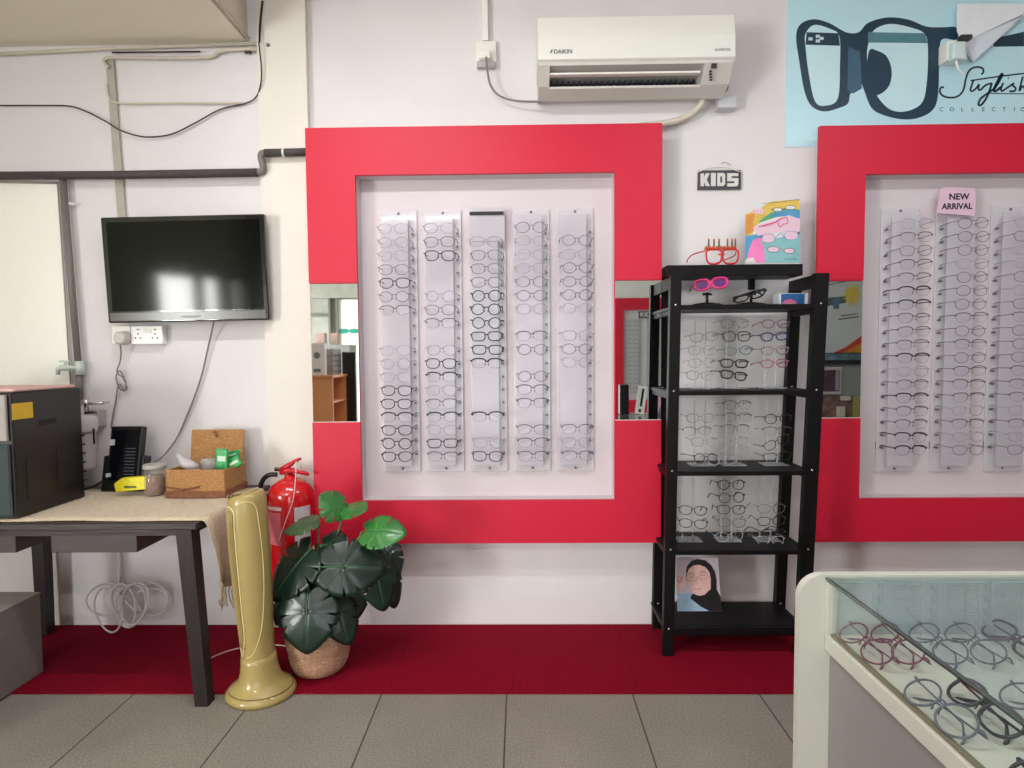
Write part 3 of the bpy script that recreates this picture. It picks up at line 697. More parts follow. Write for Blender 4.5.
# drain trunking from the unit
m = MB(); m.tube(smooth_pts([at(703, 99, -.06), at(700, 106, -.05), at(690, 115, -.04), at(676, 121, -.035), at(660, 124, -.03), at(640, 126, -.03)]), .014, seg=12)
tag(m.build('drain_pipe', M_palepipe), 'cream drain pipe curving from under the air conditioner to the red frame', 'pipe')
m = MB(); m.box((at(717, 100, -.04).x, -.055, at(726, 109, -.04).z), (at(736, 100, -.04).x, -.004, at(726, 96, -.04).z), bev=.004, M=None)
m.tube([at(722, 96, -.03), at(727, 88, -.03), at(727.5, 80, -.06)], .006, m=1)
tag(m.build('junction_box', [mat('grey_box_plastic', (196, 196, 200), .4), M_cable]), 'small grey box on the wall at the foot corner of the air conditioner', 'junction box')
# socket left of the unit
sk = thing('wall_socket', 'white plug socket high on the wall beside the air conditioner', 'socket', tuple(at(486, 66, -.004)))
m = MB(); a, b_ = at(476.5, 67.5, -.02), at(496, 41, -.02); m.box((a.x, -.022, a.z+.018), (b_.x, -.002, b_.z), bev=.003); m.build('face_plate', M_plastic, sk)
m = MB(); a2, b2 = at(477, 68, -.02), at(495, 61.5, -.02); m.box((a2.x, -.030, a2.z), (b2.x, -.002, b2.z), bev=.002); m.build('back_box', mat('box_grey', (178, 178, 180), .5), sk)
q = at(485, 54, -.05); m = MB(); m.box((q.x-.026, -.052, q.z-.018), (q.x+.022, -.0225, q.z+.02), bev=.006); m.build('plug', M_plastic, sk)
m = MB(); a = at(485.5, 30, -.012).x; m.box((a-.0125, -.026, at(486, 42, -.01).z), (a+.0125, -.002, CZ-.03), bev=.003); tag(m.build('cable_trunking', M_socket), 'white vertical cable trunking running up from the high socket', 'trunking')
m = MB(); m.tube(smooth_pts([at(486, 57, -.055), at(487.5, 72, -.05), at(491, 86, -.045), at(500, 96, -.045), at(517, 101, -.05), at(541, 101.5, -.06)]), .0045, seg=8)
tag(m.build('power_cord', M_gcable), 'dark cord drooping from the high socket to the air conditioner', 'cord')
m = MB(); 
q = at(880, 2, -.03)
# ================================================================ big blue poster
y = -.004
t = thing('wall_poster', 'pale blue poster with huge dark glasses above the second red frame', 'poster', tuple(at(900, 147, y)))
m = MB(); X1 = 2.75; a = at(785.5, 147, y); b_ = at(787, 1, y)
m.box((a.x, y, a.z), (X1, -.001, CZ-.024)); 
poly, line = painter(m, 770, 0, 3.8386, y)
O1 = [(100,140),(118,92),(170,74),(230,90),(292,124),(340,124),(376,88),(450,67),(530,75),(600,102),(660,105),(716,106),(716,152),(662,150),(650,200),(646,350),(628,418),(572,452),(505,458),(430,440),(388,412),(362,350),(345,312),(325,352),(308,360),(300,396),(272,412),(210,428),(160,408),(132,350),(112,235)]
poly(O1, 1, 1, True)
poly([(136,130),(170,96),(232,112),(266,140),(268,250),(260,378),(212,406),(172,388),(148,280),(136,180)], 2, 2, True)
poly([(378,165),(400,115),(460,92),(540,106),(594,132),(606,200),(600,330),(580,398),(520,428),(460,420),(412,370),(384,300),(372,220)], 2, 2, True)
poly([(140,124),(262,128),(268,176),(136,172)], 1, 3); poly([(376,124),(594,128),(604,166),(376,164)], 3, 3)
poly([(300,180),(345,200),(352,340),(318,360),(296,345)], 4, 3)
poly([(380,195),(410,195),(445,215),(465,262),(462,315),(440,350),(405,366),(390,340),(372,280)], 1, 4, True)
poly([(858,148),(975,122),(975,178),(858,180)], 1, 2)
for dx, dz in ((155,150),(183,140),(183,158),(197,148)): poly([(dx-8,dz-6),(dx+8,dz-6),(dx+8,dz+6),(dx-8,dz+6)][:4], 5, 4)
poly2, line2 = painter(m, 925, 60, 10.343, y)
for pts, w_ in (([(195,285),(165,285),(152,320),(170,360),(220,385),(300,388),(360,360),(400,300),(420,200),(450,120),(500,80),(560,75),(600,95),(600,130),(580,150)], .008),
    ([(500,205),(480,270),(468,310),(490,322),(530,290),(560,250)], .008), ([(560,250),(550,300),(575,308),(625,262),(690,240)], .008), ([(690,240),(665,320),(630,400),(580,465),(552,458),(575,400),(640,350),(705,305)], .009),
    ([(700,320),(760,230),(800,150),(780,160),(740,240),(712,300),(725,325),(785,280)], .010), ([(808,235),(785,300),(800,320),(860,280),(920,240)], .008), ([(920,240),(905,262),(935,290),(925,320),(870,325)], .008), ([(1010,170),(975,320),(1005,270),(1035,300),(1070,310)], .008),
    ([(470,215),(700,180),(1024,140),(1300,120)], .006), ([(660,345),(900,350),(1300,345)], .004)):
    line2(pts, w_, 6, 2)
line2([(856,186),(866,192)], .006, 6, 2)
for i, ch in enumerate('COLLECTION'):
    q = at(925 + (170+ (i*108 if i < 8 else i*105))/10.343, 60 + 530/10.343, y-.001); text_into(m, ch, .024, (q.x, y-.001, q.z), m=6, depth=.0005)
pb = mat('poster_pale_blue', (192, 230, 242), .35, var=.03, scale=2)
m.build('printed_sheet', [pb, mat('print_slate', (34, 62, 82), .35, var=.15, scale=3), mat('print_lens_blue', (200, 232, 242), .35, var=.02, scale=3), mat('print_teal', (86, 132, 146), .35, var=.08), mat('print_slate_light', (64, 98, 122), .35), mat('print_white', (200, 216, 224), .4), mat('print_navy', (22, 44, 62), .4)], t)
# folded white paper and the socket over the poster
m = MB(); 
pts = [(716,0),(1010,0),(985,40),(775,236),(716,140)]
m.slab([at(770 + x/3.8386, z/3.8386, -.03) for x, z in [(718,14),(975,14),(975,50),(780,236),(760,210),(718,120)]], (0, .002, 0))
m.slab([at(770 + x/3.8386, z/3.8386, -.034) for x, z in [(745,160),(975,60),(975,52),(782,236)]], (0, .002, 0), m=1)
tag(m.build('folded_paper', [mat('paper_white', (236, 240, 246), .5, var=.02), mat('paper_back', (218, 226, 238), .5)]), 'loose white paper flap folded over the corner of the blue poster', 'paper')
t = thing('socket_box', 'white socket box with plug mounted over the blue poster', 'socket', tuple(at(955, 66, -.005)))
m = MB(); a, b_ = at(943, 63, -.05), at(966, 41, -.05); m.box((a.x+.01, -.06, a.z+.008), (b_.x, -.0045, b_.z), bev=.004); m.build('box_body', M_plastic, t)
m = MB(); a, b_ = at(953, 59, -.09), at(966, 41, -.09); m.box((a.x, -.092, a.z), (b_.x, -.061, b_.z), bev=.006); m.build('plug', mat('poster_plug', (208, 224, 226), .4), t)
m = MB(); a, b_ = at(957, 42, -.06), at(968, 37.5, -.06); m.box((a.x, -.085, a.z), (b_.x, -.0605, b_.z)); m.build('plug_top', M_cable, t)
m = MB(); m.tube(smooth_pts([at(956, 60, -.075), at(958, 68, -.07), at(963, 74, -.06)]), .004); m.build('cord', M_socket, t)
# ================================================================ television
tz = at(185.3, 269, -.09)
W, H = .697, .446
tv = thing('television', 'wall-mounted flat black television with a glossy screen', 'television', (tz.x, -.004, tz.z))
TM = Matrix.Translation((tz.x, -.09, tz.z)) @ Matrix.Rotation(math.radians(-.6), 4, 'Y') @ Matrix.Rotation(math.radians(2.2), 4, 'X')
m = MB(); m.box((-W/2, 0, -H/2), (W/2, .03, H/2), bev=.006, M=TM); m.box((-.22, .028, -.14), (.22, .055, .14), bev=.01, M=TM); m.build('casing', mat('tv_gloss_black', (16, 13, 18), .12, coat=1, var=.1), tv)
m = MB(); m.box((-W/2+.024, -.0015, -H/2+.050), (W/2-.022, .001, H/2-.022), M=TM); m.build('screen', mat('tv_screen', (10, 9, 12), .08, spec=.32), tv)
m = MB(); m.box((-W/2+.012, -.003, -H/2+.008), (W/2-.012, -.0005, -H/2+.044), bev=.003, M=TM); m.build('lower_bezel', mat('tv_bezel_grey', (84, 84, 78), .2), tv)
m = MB(); m.box((-.10, .05, -.10), (-.06, .087, .10), M=TM); m.box((.06, .05, -.10), (.10, .087, .10), M=TM); m.build('wall_bracket', M_black, tv)
m = MB(); m.box((-.03, -.0036, -H/2+.018), (.05, -.003, -H/2+.026), M=TM); m.build('silver_badge', mat('badge_silver', (150, 150, 150), .5), tv)

# sockets under the television
def P(px, py, y=0): return at(px, py, y)
t = thing('wall_socket', 'white double plug socket below the television', 'socket', tuple(P(147, 345, -.004)))
a, b_ = P(131.5, 344.5, -.035), P(162.5, 325.5, -.035)
m = MB(); m.box((a.x, -.038, a.z), (b_.x, -.002, b_.z), bev=.004); m.build('face_plate', M_socket, t)
m = MB()
for cx in (138, 155):
    for dx, dz in ((0, 4), (-2.5, 8), (2.5, 8)):
        q = P(cx+dx, 330+dz, -.038); m.box((q.x-.003, -.0388, q.z-.0035), (q.x+.003, -.0379, q.z+.0035))
    q = P(cx, 329.5, -.038); m.box((q.x-.006, -.0388, q.z-.002), (q.x+.006, -.0379, q.z+.002))
m.build('pin_holes', M_cable, t)
m = MB()
for cx in (144.5, 149.5):
    q = P(cx, 331, -.038); m.box((q.x-.008, -.041, q.z-.009), (q.x+.008, -.0381, q.z+.009), bev=.002)
m.build('switch', M_plastic, t)
t = thing('wall_socket', 'single white socket with a round plug, beside the double socket', 'socket', tuple(P(121, 345, -.004)))
a, b_ = P(112.5, 344, -.03), P(130.5, 325.5, -.03)
m = MB(); m.box((a.x, -.033, a.z), (b_.x, -.002, b_.z), bev=.004); m.build('face_plate', M_socket, t)
q = P(119.5, 338, -.07); m = MB(); m.lathe([(.030, 0), (.031, .01), (.028, .035), (.02, .042)], seg=24, M=Matrix.Translation((q.x, -.034, q.z)) @ Matrix.Rotation(PI/2, 4, 'X')); m.build('plug', mat('plug_grey', (196, 190, 186), .5), t)
m = MB(); m.tube(smooth_pts([P(120, 342, -.06), P(121, 352, -.04), P(120, 362, -.03), P(117, 372, -.03), P(123, 378, -.035), P(127, 388, -.03), P(121, 390, -.025), P(116, 378, -.028), P(120, 371, -.032), P(126, 383, -.03), P(124, 391, -.03), P(119, 384, -.03), P(116, 400, -.025), P(113, 415, -.02), P(111, 428, -.02)]), .0034, seg=6)
tag(m.build('looped_cord', M_gcable), 'grey cord knotted into a small bundle below the single socket', 'cord')
m = MB(); m.tube(smooth_pts([P(214, 321, -.05), P(211, 335, -.03), P(207, 352, -.02), P(202, 374, -.018), P(194, 398, -.018), P(186, 418, -.018), P(178, 436, -.02), P(170, 448, -.04), P(160, 459, -.06), P(150, 464, -.08)]), .0036, seg=6)
tag(m.build('dangling_cable', M_gcable), 'dark cord hanging from the television down behind the basket', 'cord')

# ================================================================ pipes and wires
m = MB(); m.tube([P(-30, 176, -.045), P(120, 175, -.045), P(258, 172.5, -.045)], .0175, seg=14)
m.tube(smooth_pts([P(256, 172.5, -.045), P(262, 171, -.047), P(263, 166, -.05), P(261, 158, -.055), P(262, 153.5, -.06), P(268, 153, -.06)]), .014, m=1, seg=12)
m.tube([P(265, 153, -.06), P(312, 152, -.06)], .0165, seg=14)
for px in (284,): q = P(px, 153, -.06); m.tube([q+Vector((-.004, 0, 0)), q+Vector((.004, 0, 0))], .02, m=2, seg=14)
tag(m.build('water_pipe', [M_darkpipe, M_greypipe, M_plastic]), 'dark lagged pipe running along the wall above the television', 'pipe')
t = thing('drop_pipe', 'grey vertical pipe beside the whiteboard, ending in a tap', 'pipe', tuple(P(80, 395, -.03)))
A, B = P(63, 179, -.03), P(78, 362, -.03)
m = MB(); m.tube([A, B], .0135, seg=12); m.tube([B + Vector((.0, 0, -.02)), P(80, 400, -.03)], .015, seg=12); m.build('pipe_run', M_greypipe, t)
q = P(66.5, 203, -.03); m = MB(); m.tube([q+Vector((-.024, -.002, 0)), q+Vector((.035, .015, -.002))], .005); m.build('clip', M_socket, t)
q = P(77, 368, -.035); m = MB(); m.tube([q+Vector((.012, 0, 0)), q+Vector((-.05, -.03, .002)), q+Vector((-.058, -.034, -.004)), q+Vector((-.06, -.034, -.028))], [.013, .012, .010, .008], seg=10); m.tube([q+Vector((-.035, -.02, .008)), q+Vector((-.035, -.02, .028))], .006); m.box((q.x-.062, q.y-.024, q.z+.026), (q.x-.012, q.y-.014, q.z+.034), bev=.002); m.tube([q+Vector((.012, 0, -.03)), q+Vector((.012, 0, .03))], .018, seg=12); m.build('tap', mat('tap_plastic', (196, 204, 200), .4), t)
m = MB(); a = P(105.5, 60, -.012); b_ = P(113, 60, -.012); c_ = P(117.5, 217, -.012); d_ = P(125.5, 217, -.012)
m.slab([a, b_, d_, c_], (0, .009, 0)); tag(m.build('conduit_strip', M_silverpipe), 'flat grey conduit coming down the wall to the top of the television', 'conduit')
m = MB(); m.tube(smooth_pts([P(109, 68, -.02), P(104, 62, -.02), P(106, 58.5, -.02), P(114, 57.5, -.02), P(160, 58, -.02), P(208, 57, -.02), P(218, 52, -.02), P(228, 50, -.02), P(257, 49, -.02)]), .0075, seg=8)
tag(m.build('thin_conduit', M_palepipe), 'cream conduit bending off the flat conduit under the soffit', 'conduit')
m = MB(); m.tube(smooth_pts([P(107, 84, -.015), P(109, 96, -.015), P(118, 103, -.015), P(170, 103, -.015), P(243, 103, -.015)]), .005, seg=8)
tag(m.build('thin_conduit', M_palepipe), 'faint cream conduit running level below the bent one', 'conduit')
m = MB(); m.tube([P(-20, 55, -.02), P(110, 48.5, -.02), P(257, 43.5, -.02)], .008, seg=8)
tag(m.build('thin_conduit', M_palepipe), 'cream conduit tucked right under the edge of the soffit', 'conduit')
m = MB(); m.tube([P(112, 52.5, -.02), P(200, 51.5, -.02)], .0035, seg=6); tag(m.build('thin_wire', M_cable), 'short straight dark wire under the soffit', 'wire')
m = MB(); m.tube([P(245, 52.5, -.02), P(251, 52.3, -.02)], .006, seg=6); tag(m.build('wire_stub', M_cable), 'tiny black wire stub under the soffit corner', 'wire')
m = MB(); m.tube(smooth_pts([P(-20, 105.5, -.01), P(40, 105.5, -.012), P(68, 106, -.012), P(85, 111, -.014), P(105, 121, -.03), P(118, 129, -.03), P(134, 135, -.02), P(150, 137, -.02), P(172, 134, -.02), P(195, 123, -.02), P(220, 109.5, -.015), P(245, 103.5, -.014), P(256, 97, -.02), P(260.5, 85, -.04), P(261.5, 70, -.045), P(259, 45, -.05), P(258.5, 42, -.05)]), .0032, seg=6)
tag(m.build('drooping_wire', M_cable), 'thin dark wire sagging across the upper wall beside the soffit', 'wire')
# conduit and wire rising along the side of the soffit to the ceiling
m = MB(); m.tube([Vector((-1.150, -.03, 2.57)), Vector((-1.150, -.9, 2.60)), Vector((-1.150, -1.8, 2.60))], .007, seg=8); tag(m.build('soffit_conduit', M_palepipe), 'cream conduit along the side of the soffit', 'conduit')
m = MB(); m.tube(smooth_pts([P(259.5, 42, -.045), P(260, 25, -.04), P(262, 5, -.035), P(262.5, 1, -.035)]), .0045, seg=8); tag(m.build('black_wire', M_black), 'black wire climbing from the soffit corner to the ceiling', 'wire')
m = MB(); q = P(268, 45, -.032); m.lathe([(.008, 0), (.008, .004), (.003, .007)], seg=10, M=Matrix.Translation((q.x, -.031, q.z)) @ Matrix.Rotation(PI/2, 4, 'X')); tag(m.build('wall_screw', M_gcable), 'small screw in the pier next to the soffit corner', 'screw')

# whiteboard
t = thing('whiteboard', 'plain white board on the wall beside the grey vertical pipe', 'whiteboard', tuple(P(20, 400, -.01)))
A, B, C2, D2 = P(-60, 181, -.015), P(57.5, 183, -.015), P(71, 392, -.015), P(-60, 400, -.015)
m = MB(); m.slab([A, B, C2, D2], (0, .012, 0)); m.build('panel', mat('whiteboard_face', (252, 251, 244), .3, coat=.3), t)
m = MB(); m.tube([A, B], .005, seg=6); m.tube([B, C2], .003, seg=6); m.build('edge_trim', mat('grey_edge', (160, 156, 150), .5), t)

# ================================================================ table
lp = atz(207, 704, 0)
TX0, TX1, TY0, TY1, TZ = -2.14, lp.x-.032+.012, lp.y-.03, -.03, .650
tb = thing('table', 'dark brown wooden table with drawers, under a beige runner', 'table', ((TX0+TX1)/2, (TY0+TY1)/2, 0))
m = MB(); m.box((TX0, TY0, TZ-.022), (TX1+.02, TY1, TZ), bev=.003)
m.box((TX0+.04, TY0+.03, TZ-.050), (TX1-.04, TY0+.05, TZ-.022)); m.box((TX0+.04, TY1-.05, TZ-.050), (TX1-.04, TY1-.03, TZ-.022)); m.box((TX1-.035, TY0+.04, TZ-.050), (TX1-.015, TY1-.04, TZ-.022)); m.box((TX0+.015, TY0+.04, TZ-.050), (TX0+.035, TY1-.04, TZ-.022))
m.build('tabletop', M_darkwood, tb)
for x0, x1 in ((P(52, 540, -.6).x, P(138, 540, -.6).x), (P(-75, 540, -.6).x, P(17, 540, -.6).x)):
    z1 = P(90, 533.5, -.6).z; m = MB(); m.box((x0, -.606, z1-.066), (x1, -.34, z1), bev=.003); m.build('drawer', mat('drawer_grey_brown', (70, 58, 60), .4, var=.2, scale=9, stretch=(.3, 3, 3)), tb)
def leg(x, y, sx_, sy_):
    m = MB(); r = lambda z, w, dx, dy: [(x+dx+a*w, y+dy+b_*w, z) for a, b_ in ((-1,-1),(1,-1),(1,1),(-1,1))]
    z0 = .0065 if y > -.58 else .0005
    m.loft([r(z0, .023, sx_, sy_), r(TZ-.023, .027, 0, 0)], smooth=False); m.build('leg', M_darkleg, tb)
leg(TX1-.03, TY0+.035, .040, .0); leg(TX1-.03, TY1-.05, .0, .0); leg(TX0+.035, TY0+.035, -.02, 0); leg(TX0+.035, TY1-.05, 0, 0)

# runner with a hanging fringed end
def cloth():
    m = MB(); nx, ny = 46, 10; vs = []; fs = []
    xs = [TX0-.02 + (TX1+.028-TX0+.02)*i/34 for i in range(35)]
    y0, y1_ = TY0+.028, -.12
    hang = [(TX1+.034, TZ-.002), (TX1+.040, TZ-.02), (TX1+.042, TZ-.06), (TX1+.045, TZ-.12), (TX1+.046, TZ-.18), (TX1+.047, TZ-.235)]
    prof = [(x, TZ+.0055) for x in xs] + hang
    for i, (x, z) in enumerate(prof):
        k = max(0, i-34)/6
        for j in range(ny+1):
            v = j/ny; y_ = y0 + (y1_-y0)*v
            if k > 0:
                yc = -.52; y_ = y_*(1-.5*k) + yc*.5*k + .01*math.sin(v*9+i); x2 = x + .014*k*math.sin(v*14+1); z2 = z - .05*k*math.sin(v*PI)
            else: x2 = x; z2 = z + .0008*math.sin(x*19+v*7) ; y_ += .004*math.sin(x*11)*(1-v)
            vs.append((x2, y_, z2))
    for i in range(len(prof)-1):
        for j in range(ny): fs.append((i*(ny+1)+j, (i+1)*(ny+1)+j, (i+1)*(ny+1)+j+1, i*(ny+1)+j+1))
    m.add(vs, fs, 0, True)
    return m, vs[-(ny+1):]
m, last = cloth()
clm = mat('beige_linen', (208, 190, 166), .85, var=.12, scale=60, bump=.5, bscale=160, sheen=.2)
t = thing('table_runner', 'beige woven runner with a fringed end hanging off the table', 'table runner', (-1.6, -.3, TZ+.001))
o = m.build('cloth', clm, t); sd = o.modifiers.new('t', 'SOLIDIFY'); sd.thickness = .003
for k in range(22):
    v = k/21*10; j = min(int(v), 9); f_ = v - j; a = Vector(last[j]).lerp(Vector(last[j+1]), f_)
    m = MB(); m.tube(smooth_pts([a, a+Vector((random.uniform(-.006,.006), random.uniform(-.005,.005), -.03)), a+Vector((random.uniform(-.012,.012), random.uniform(-.01,.01), -.065-random.uniform(0,.02)))], 3), .0026, seg=5); m.build('tassel', clm, t)

# black appliance
BZ = TZ+.008; bc = atz(17, 519, BZ); bf = atz(82, 493.5, BZ)
BX = bc.x; BY0 = bc.y; BY1 = BY0 + .33
z1 = P(14, 392.5, BY0).z
ov = thing('cabinet_appliance', 'black boxy appliance with a yellow sticker on the table', 'appliance', (-2.05, -.33, BZ))
m = MB(); m.box((-2.30, BY0, BZ), (BX, BY1, z1), bev=.006)
for k in range(7): zz_ = BZ+.03+.036*k; m.box((BX-.001, BY1-.012, zz_), (BX+.006, BY1+.004, zz_+.006))
m.build('casing', mat('appliance_black', (26, 22, 26), .35, var=.12, scale=10), ov)
def onside(py0, py1, px0, px1, y0, y1_, nm, mt):
    mm = MB(); mm.box((BX+.0004, y0, py0), (BX+.0016, y1_, py1)); return mm.build(nm, mt, ov)
def side_y(px):      # depth along the side face for a photo column
    d = ray(px, 440); return CAM.y + (BX-CAM.x)/d.x*d.y
za = at(22, 416, side_y(22)).z
onside(at(22, 419, side_y(22)).z, at(22, 403, side_y(22)).z, 0, 0, side_y(13.2), side_y(34), 'yellow_sticker', mat('yellow_sticker', (212, 172, 36), .5, var=.05))
onside(at(48, 424, side_y(48)).z, at(48, 419, side_y(48)).z, 0, 0, side_y(40), side_y(57), 'hand_grip', M_shadowgap)
onside(at(40, 494, side_y(40)).z, at(40, 456, side_y(40)).z, 0, 0, side_y(25), side_y(48), 'side_panel', mat('appliance_black_gloss', (32, 28, 32), .4))
onside(at(65, 484, side_y(65)).z, at(65, 446, side_y(65)).z, 0, 0, side_y(56), side_y(74), 'side_panel', MATS['appliance_black_gloss'])
m = MB(); zc = P(5, 441, BY0).z; m.box((-2.295, BY0-.012, zc), (BX-.012, BY0-.001, z1-.008), bev=.003); m.build('control_panel', mat('appliance_grey', (160, 152, 148), .4), ov)
m = MB(); m.box((-2.295, BY0-.014, BZ+.012), (BX-.008, BY0-.001, zc-.012), bev=.004); m.build('door', mat('door_glass_dark', (60, 72, 76), .08, spec=.7), ov)
m = MB(); zq = P(10, 387, -.3).z
vs = []
m.box((-2.26, BY0+.02, z1), (BX-.006, BY1-.02, z1+.012), bev=.005); tag(m.build('folded_cloth', mat('pink_cloth', (222, 180, 176), .8, var=.08, bump=.3, bscale=80)), 'pale pink cloth lying on the black appliance', 'cloth')

# water filter
t = thing('water_filter', 'pale water filter cartridge on the wall behind the black appliance', 'water filter', tuple(P(87, 470, -.07)))
q = P(88, 470, -.09); q2 = P(87, 428, -.09)
m = MB(); m.lathe([(.020, 0), (.030, .006), (.033, .02), (.034, .16), (.034, .165)], tuple(q), seg=24); m.build('cartridge', mat('filter_plastic', (214, 208, 212), .3, clear=.25, coat=.4), t)
m = MB(); m.lathe([(.040, 0), (.042, .008), (.042, .06), (.034, .07), (.02, .075)], (q.x, -.09, q.z+.165), seg=24); m.build('cap', mat('filter_cap', (196, 190, 196), .4), t)
m = MB(); zz1 = P(88, 404, -.06).z; m.tube([(q.x-.05, -.06, zz1), (q.x+.06, -.06, zz1+.004)], .007); m.tube([(q.x-.01, -.07, zz1-.03), (q.x-.01, -.07, zz1+.03)], .010); m.tube([(q.x+.05, -.06, zz1+.004), (q.x+.07, -.04, zz1+.005)], .004)
m.box((q.x-.03, -.06, zz1-.10), (q.x+.03, -.003, zz1-.03), bev=.003); m.build('fittings', M_chrome, t)
m = MB(); qq = P(94.5, 436, -.12); m.box((qq.x-.003, -.126, qq.z-.033), (qq.x+.003, -.121, qq.z+.033)); m.build('level_mark', M_black, t)

# black machine with slats, yellow package, jar, basket
mz = TZ+.008
t = thing('desk_machine', 'small black machine with a slotted face, leaning near the wall on the table', 'machine', (P(127, 490, -.16).x, -.16, mz))
x0, x1 = P(105, 480, -.18).x, P(134, 480, -.18).x; zt_ = P(128, 427, -.15).z
TL = Matrix.Translation((0, -.18, mz)) @ Matrix.Rotation(math.radians(-12), 4, 'X')
m = MB(); m.box((x0, -.005, .02), (x1+.012, .03, zt_-mz+.006), bev=.004, M=TL); m.box((x0-.022, -.002, 0), (x1+.03, .05, .15), bev=.006, M=TL); m.build('housing', M_black, t)
m = MB(); m.box((x0+.012, -.0075, .045), (x1+.002, -.0045, zt_-mz-.012), M=TL); m.build('face', mat('machine_face', (10, 10, 16), .15, coat=1), t)
m = MB()
for k in range(10): z = .055+.0135*k; m.box((x1-.048, -.0095, z), (x1-.006, -.007, z+.0035), M=TL)
m.build('slats', mat('slat_silver', (120, 122, 134), .3, metal=.5), t)
m = MB(); m.box((x0+.004, -.0095, zt_-mz-.075), (x0+.024, -.007, zt_-mz-.050), M=TL); m.box((x0+.016, -.0095, zt_-mz-.035), (x0+.036, -.007, zt_-mz-.02), M=TL @ Matrix.Rotation(-.1, 4, 'Y')); m.build('silver_label', mat('silver_label', (186, 188, 190), .3), t)
m = MB(); m.tube(smooth_pts([P(108, 478, -.16), P(100, 483, -.16), P(92, 487, -.15), P(84, 489, -.14), P(76, 489, -.12)]), .006, seg=8); m.build('cord', M_cable, t)
t = thing('yellow_packet', 'bright yellow tape packet lying in front of the slotted black machine', 'packet', (P(130, 492, -.27).x, -.27, mz))
m = MB(); A = [(114, 484), (121, 478.5), (146, 476.5), (147, 489), (116, 492)]
m.slab([at(x, z, -.27) for x, z in A], (0, .03, 0)); m.build('wrapper', mat('bright_yellow', (226, 214, 24), .4, var=.1, scale=60), t)
m = MB(); m.box((P(124, 487, -.272).x, -.2725, P(124, 488, -.272).z), (P(136, 487, -.272).x, -.2705, P(136, 486, -.272).z)); m.build('dark_print', mat('packet_print', (90, 90, 30), .5), t)
t = thing('storage_jar', 'squat clear jar with brown contents between yellow packet and basket', 'jar', (P(157, 492, -.25).x, -.25, mz))
q = P(154, 492, -.25); 
m = MB(); m.lathe([(.036, .001), (.040, .006), (.040, .100), (.034, .108)], (q.x, -.24, mz), seg=24); m.build('glass_body', mat('jar_plastic', (206, 196, 186), .15, clear=.75, coat=1), t)
m = MB(); m.lathe([(.033, .003), (.036, .008), (.036, .075), (.030, .08)], (q.x, -.24, mz), seg=20); m.build('contents', mat('brown_contents', (128, 92, 72), .8, var=.4, scale=80, bump=.5), t)
m = MB(); m.lathe([(.040, .108), (.043, .110), (.043, .122), (.040, .126)], (q.x, -.24, mz), seg=24); m.build('lid', mat('jar_lid', (190, 186, 180), .3, clear=.2), t)
wk = mat('wicker', (186, 136, 84), .7, var=.35, scale=90, bump=.9, bscale=110, stretch=(1, 1, 2.5))
wk2 = mat('wicker_dark', (132, 84, 56), .7, var=.3, scale=90, bump=.8, bscale=110)
t = thing('wicker_basket', 'open brown wicker basket with raised lid on the table corner', 'basket', (P(205, 490, -.2).x, -.2, mz))
bx0, bx1 = P(167, 480, -.29).x, P(232, 480, -.24).x; yb0, yb1 = -.30, -.11; hz = P(190, 469.5, -.29).z - mz
m = MB(); th = .007
R_ = Matrix.Identity(4)
m.box((bx0, yb0, mz), (bx1, yb0+th, mz+hz), bev=.003); m.box((bx0, yb1-th, mz), (bx1, yb1, mz+hz), bev=.003); m.box((bx0, yb0, mz), (bx0+th, yb1, mz+hz), bev=.003); m.box((bx1-th, yb0, mz), (bx1, yb1, mz+hz), bev=.003); m.box((bx0, yb0, mz), (bx1, yb1, mz+.008))
m.build('tray', wk, t)
m = MB(); m.box((bx0-.004, yb0-.004, mz), (bx1+.004, yb0+.002, mz+.028), bev=.003); m.box((bx1-.002, yb0, mz), (bx1+.004, yb1, mz+.028), bev=.003); m.tube([(bx0, yb0-.003, mz+.045), ((bx0+bx1)/2-.05, yb0-.004, mz+.033), ((bx0+bx1)/2+.02, yb0-.003, mz+.045)], .004, seg=6); m.build('dark_band', wk2, t)
lx0, lx1 = P(190, 450, -.09).x, P(243, 450, -.09).x; lz = P(215, 430, -.07).z
m = MB(); m.box((lx0, 0, 0), (lx1, .010, lz-mz-.025), bev=.014, M=Matrix.Translation((0, -.105, mz+.03)) @ Matrix.Rotation(math.radians(-8), 4, 'X')); m.build('lid', wk, t)
m = MB(); m.tube([P(214, 431, -.085), P(216, 434, -.087), P(217, 437, -.088)], .004, seg=6); m.build('clasp', wk2, t)
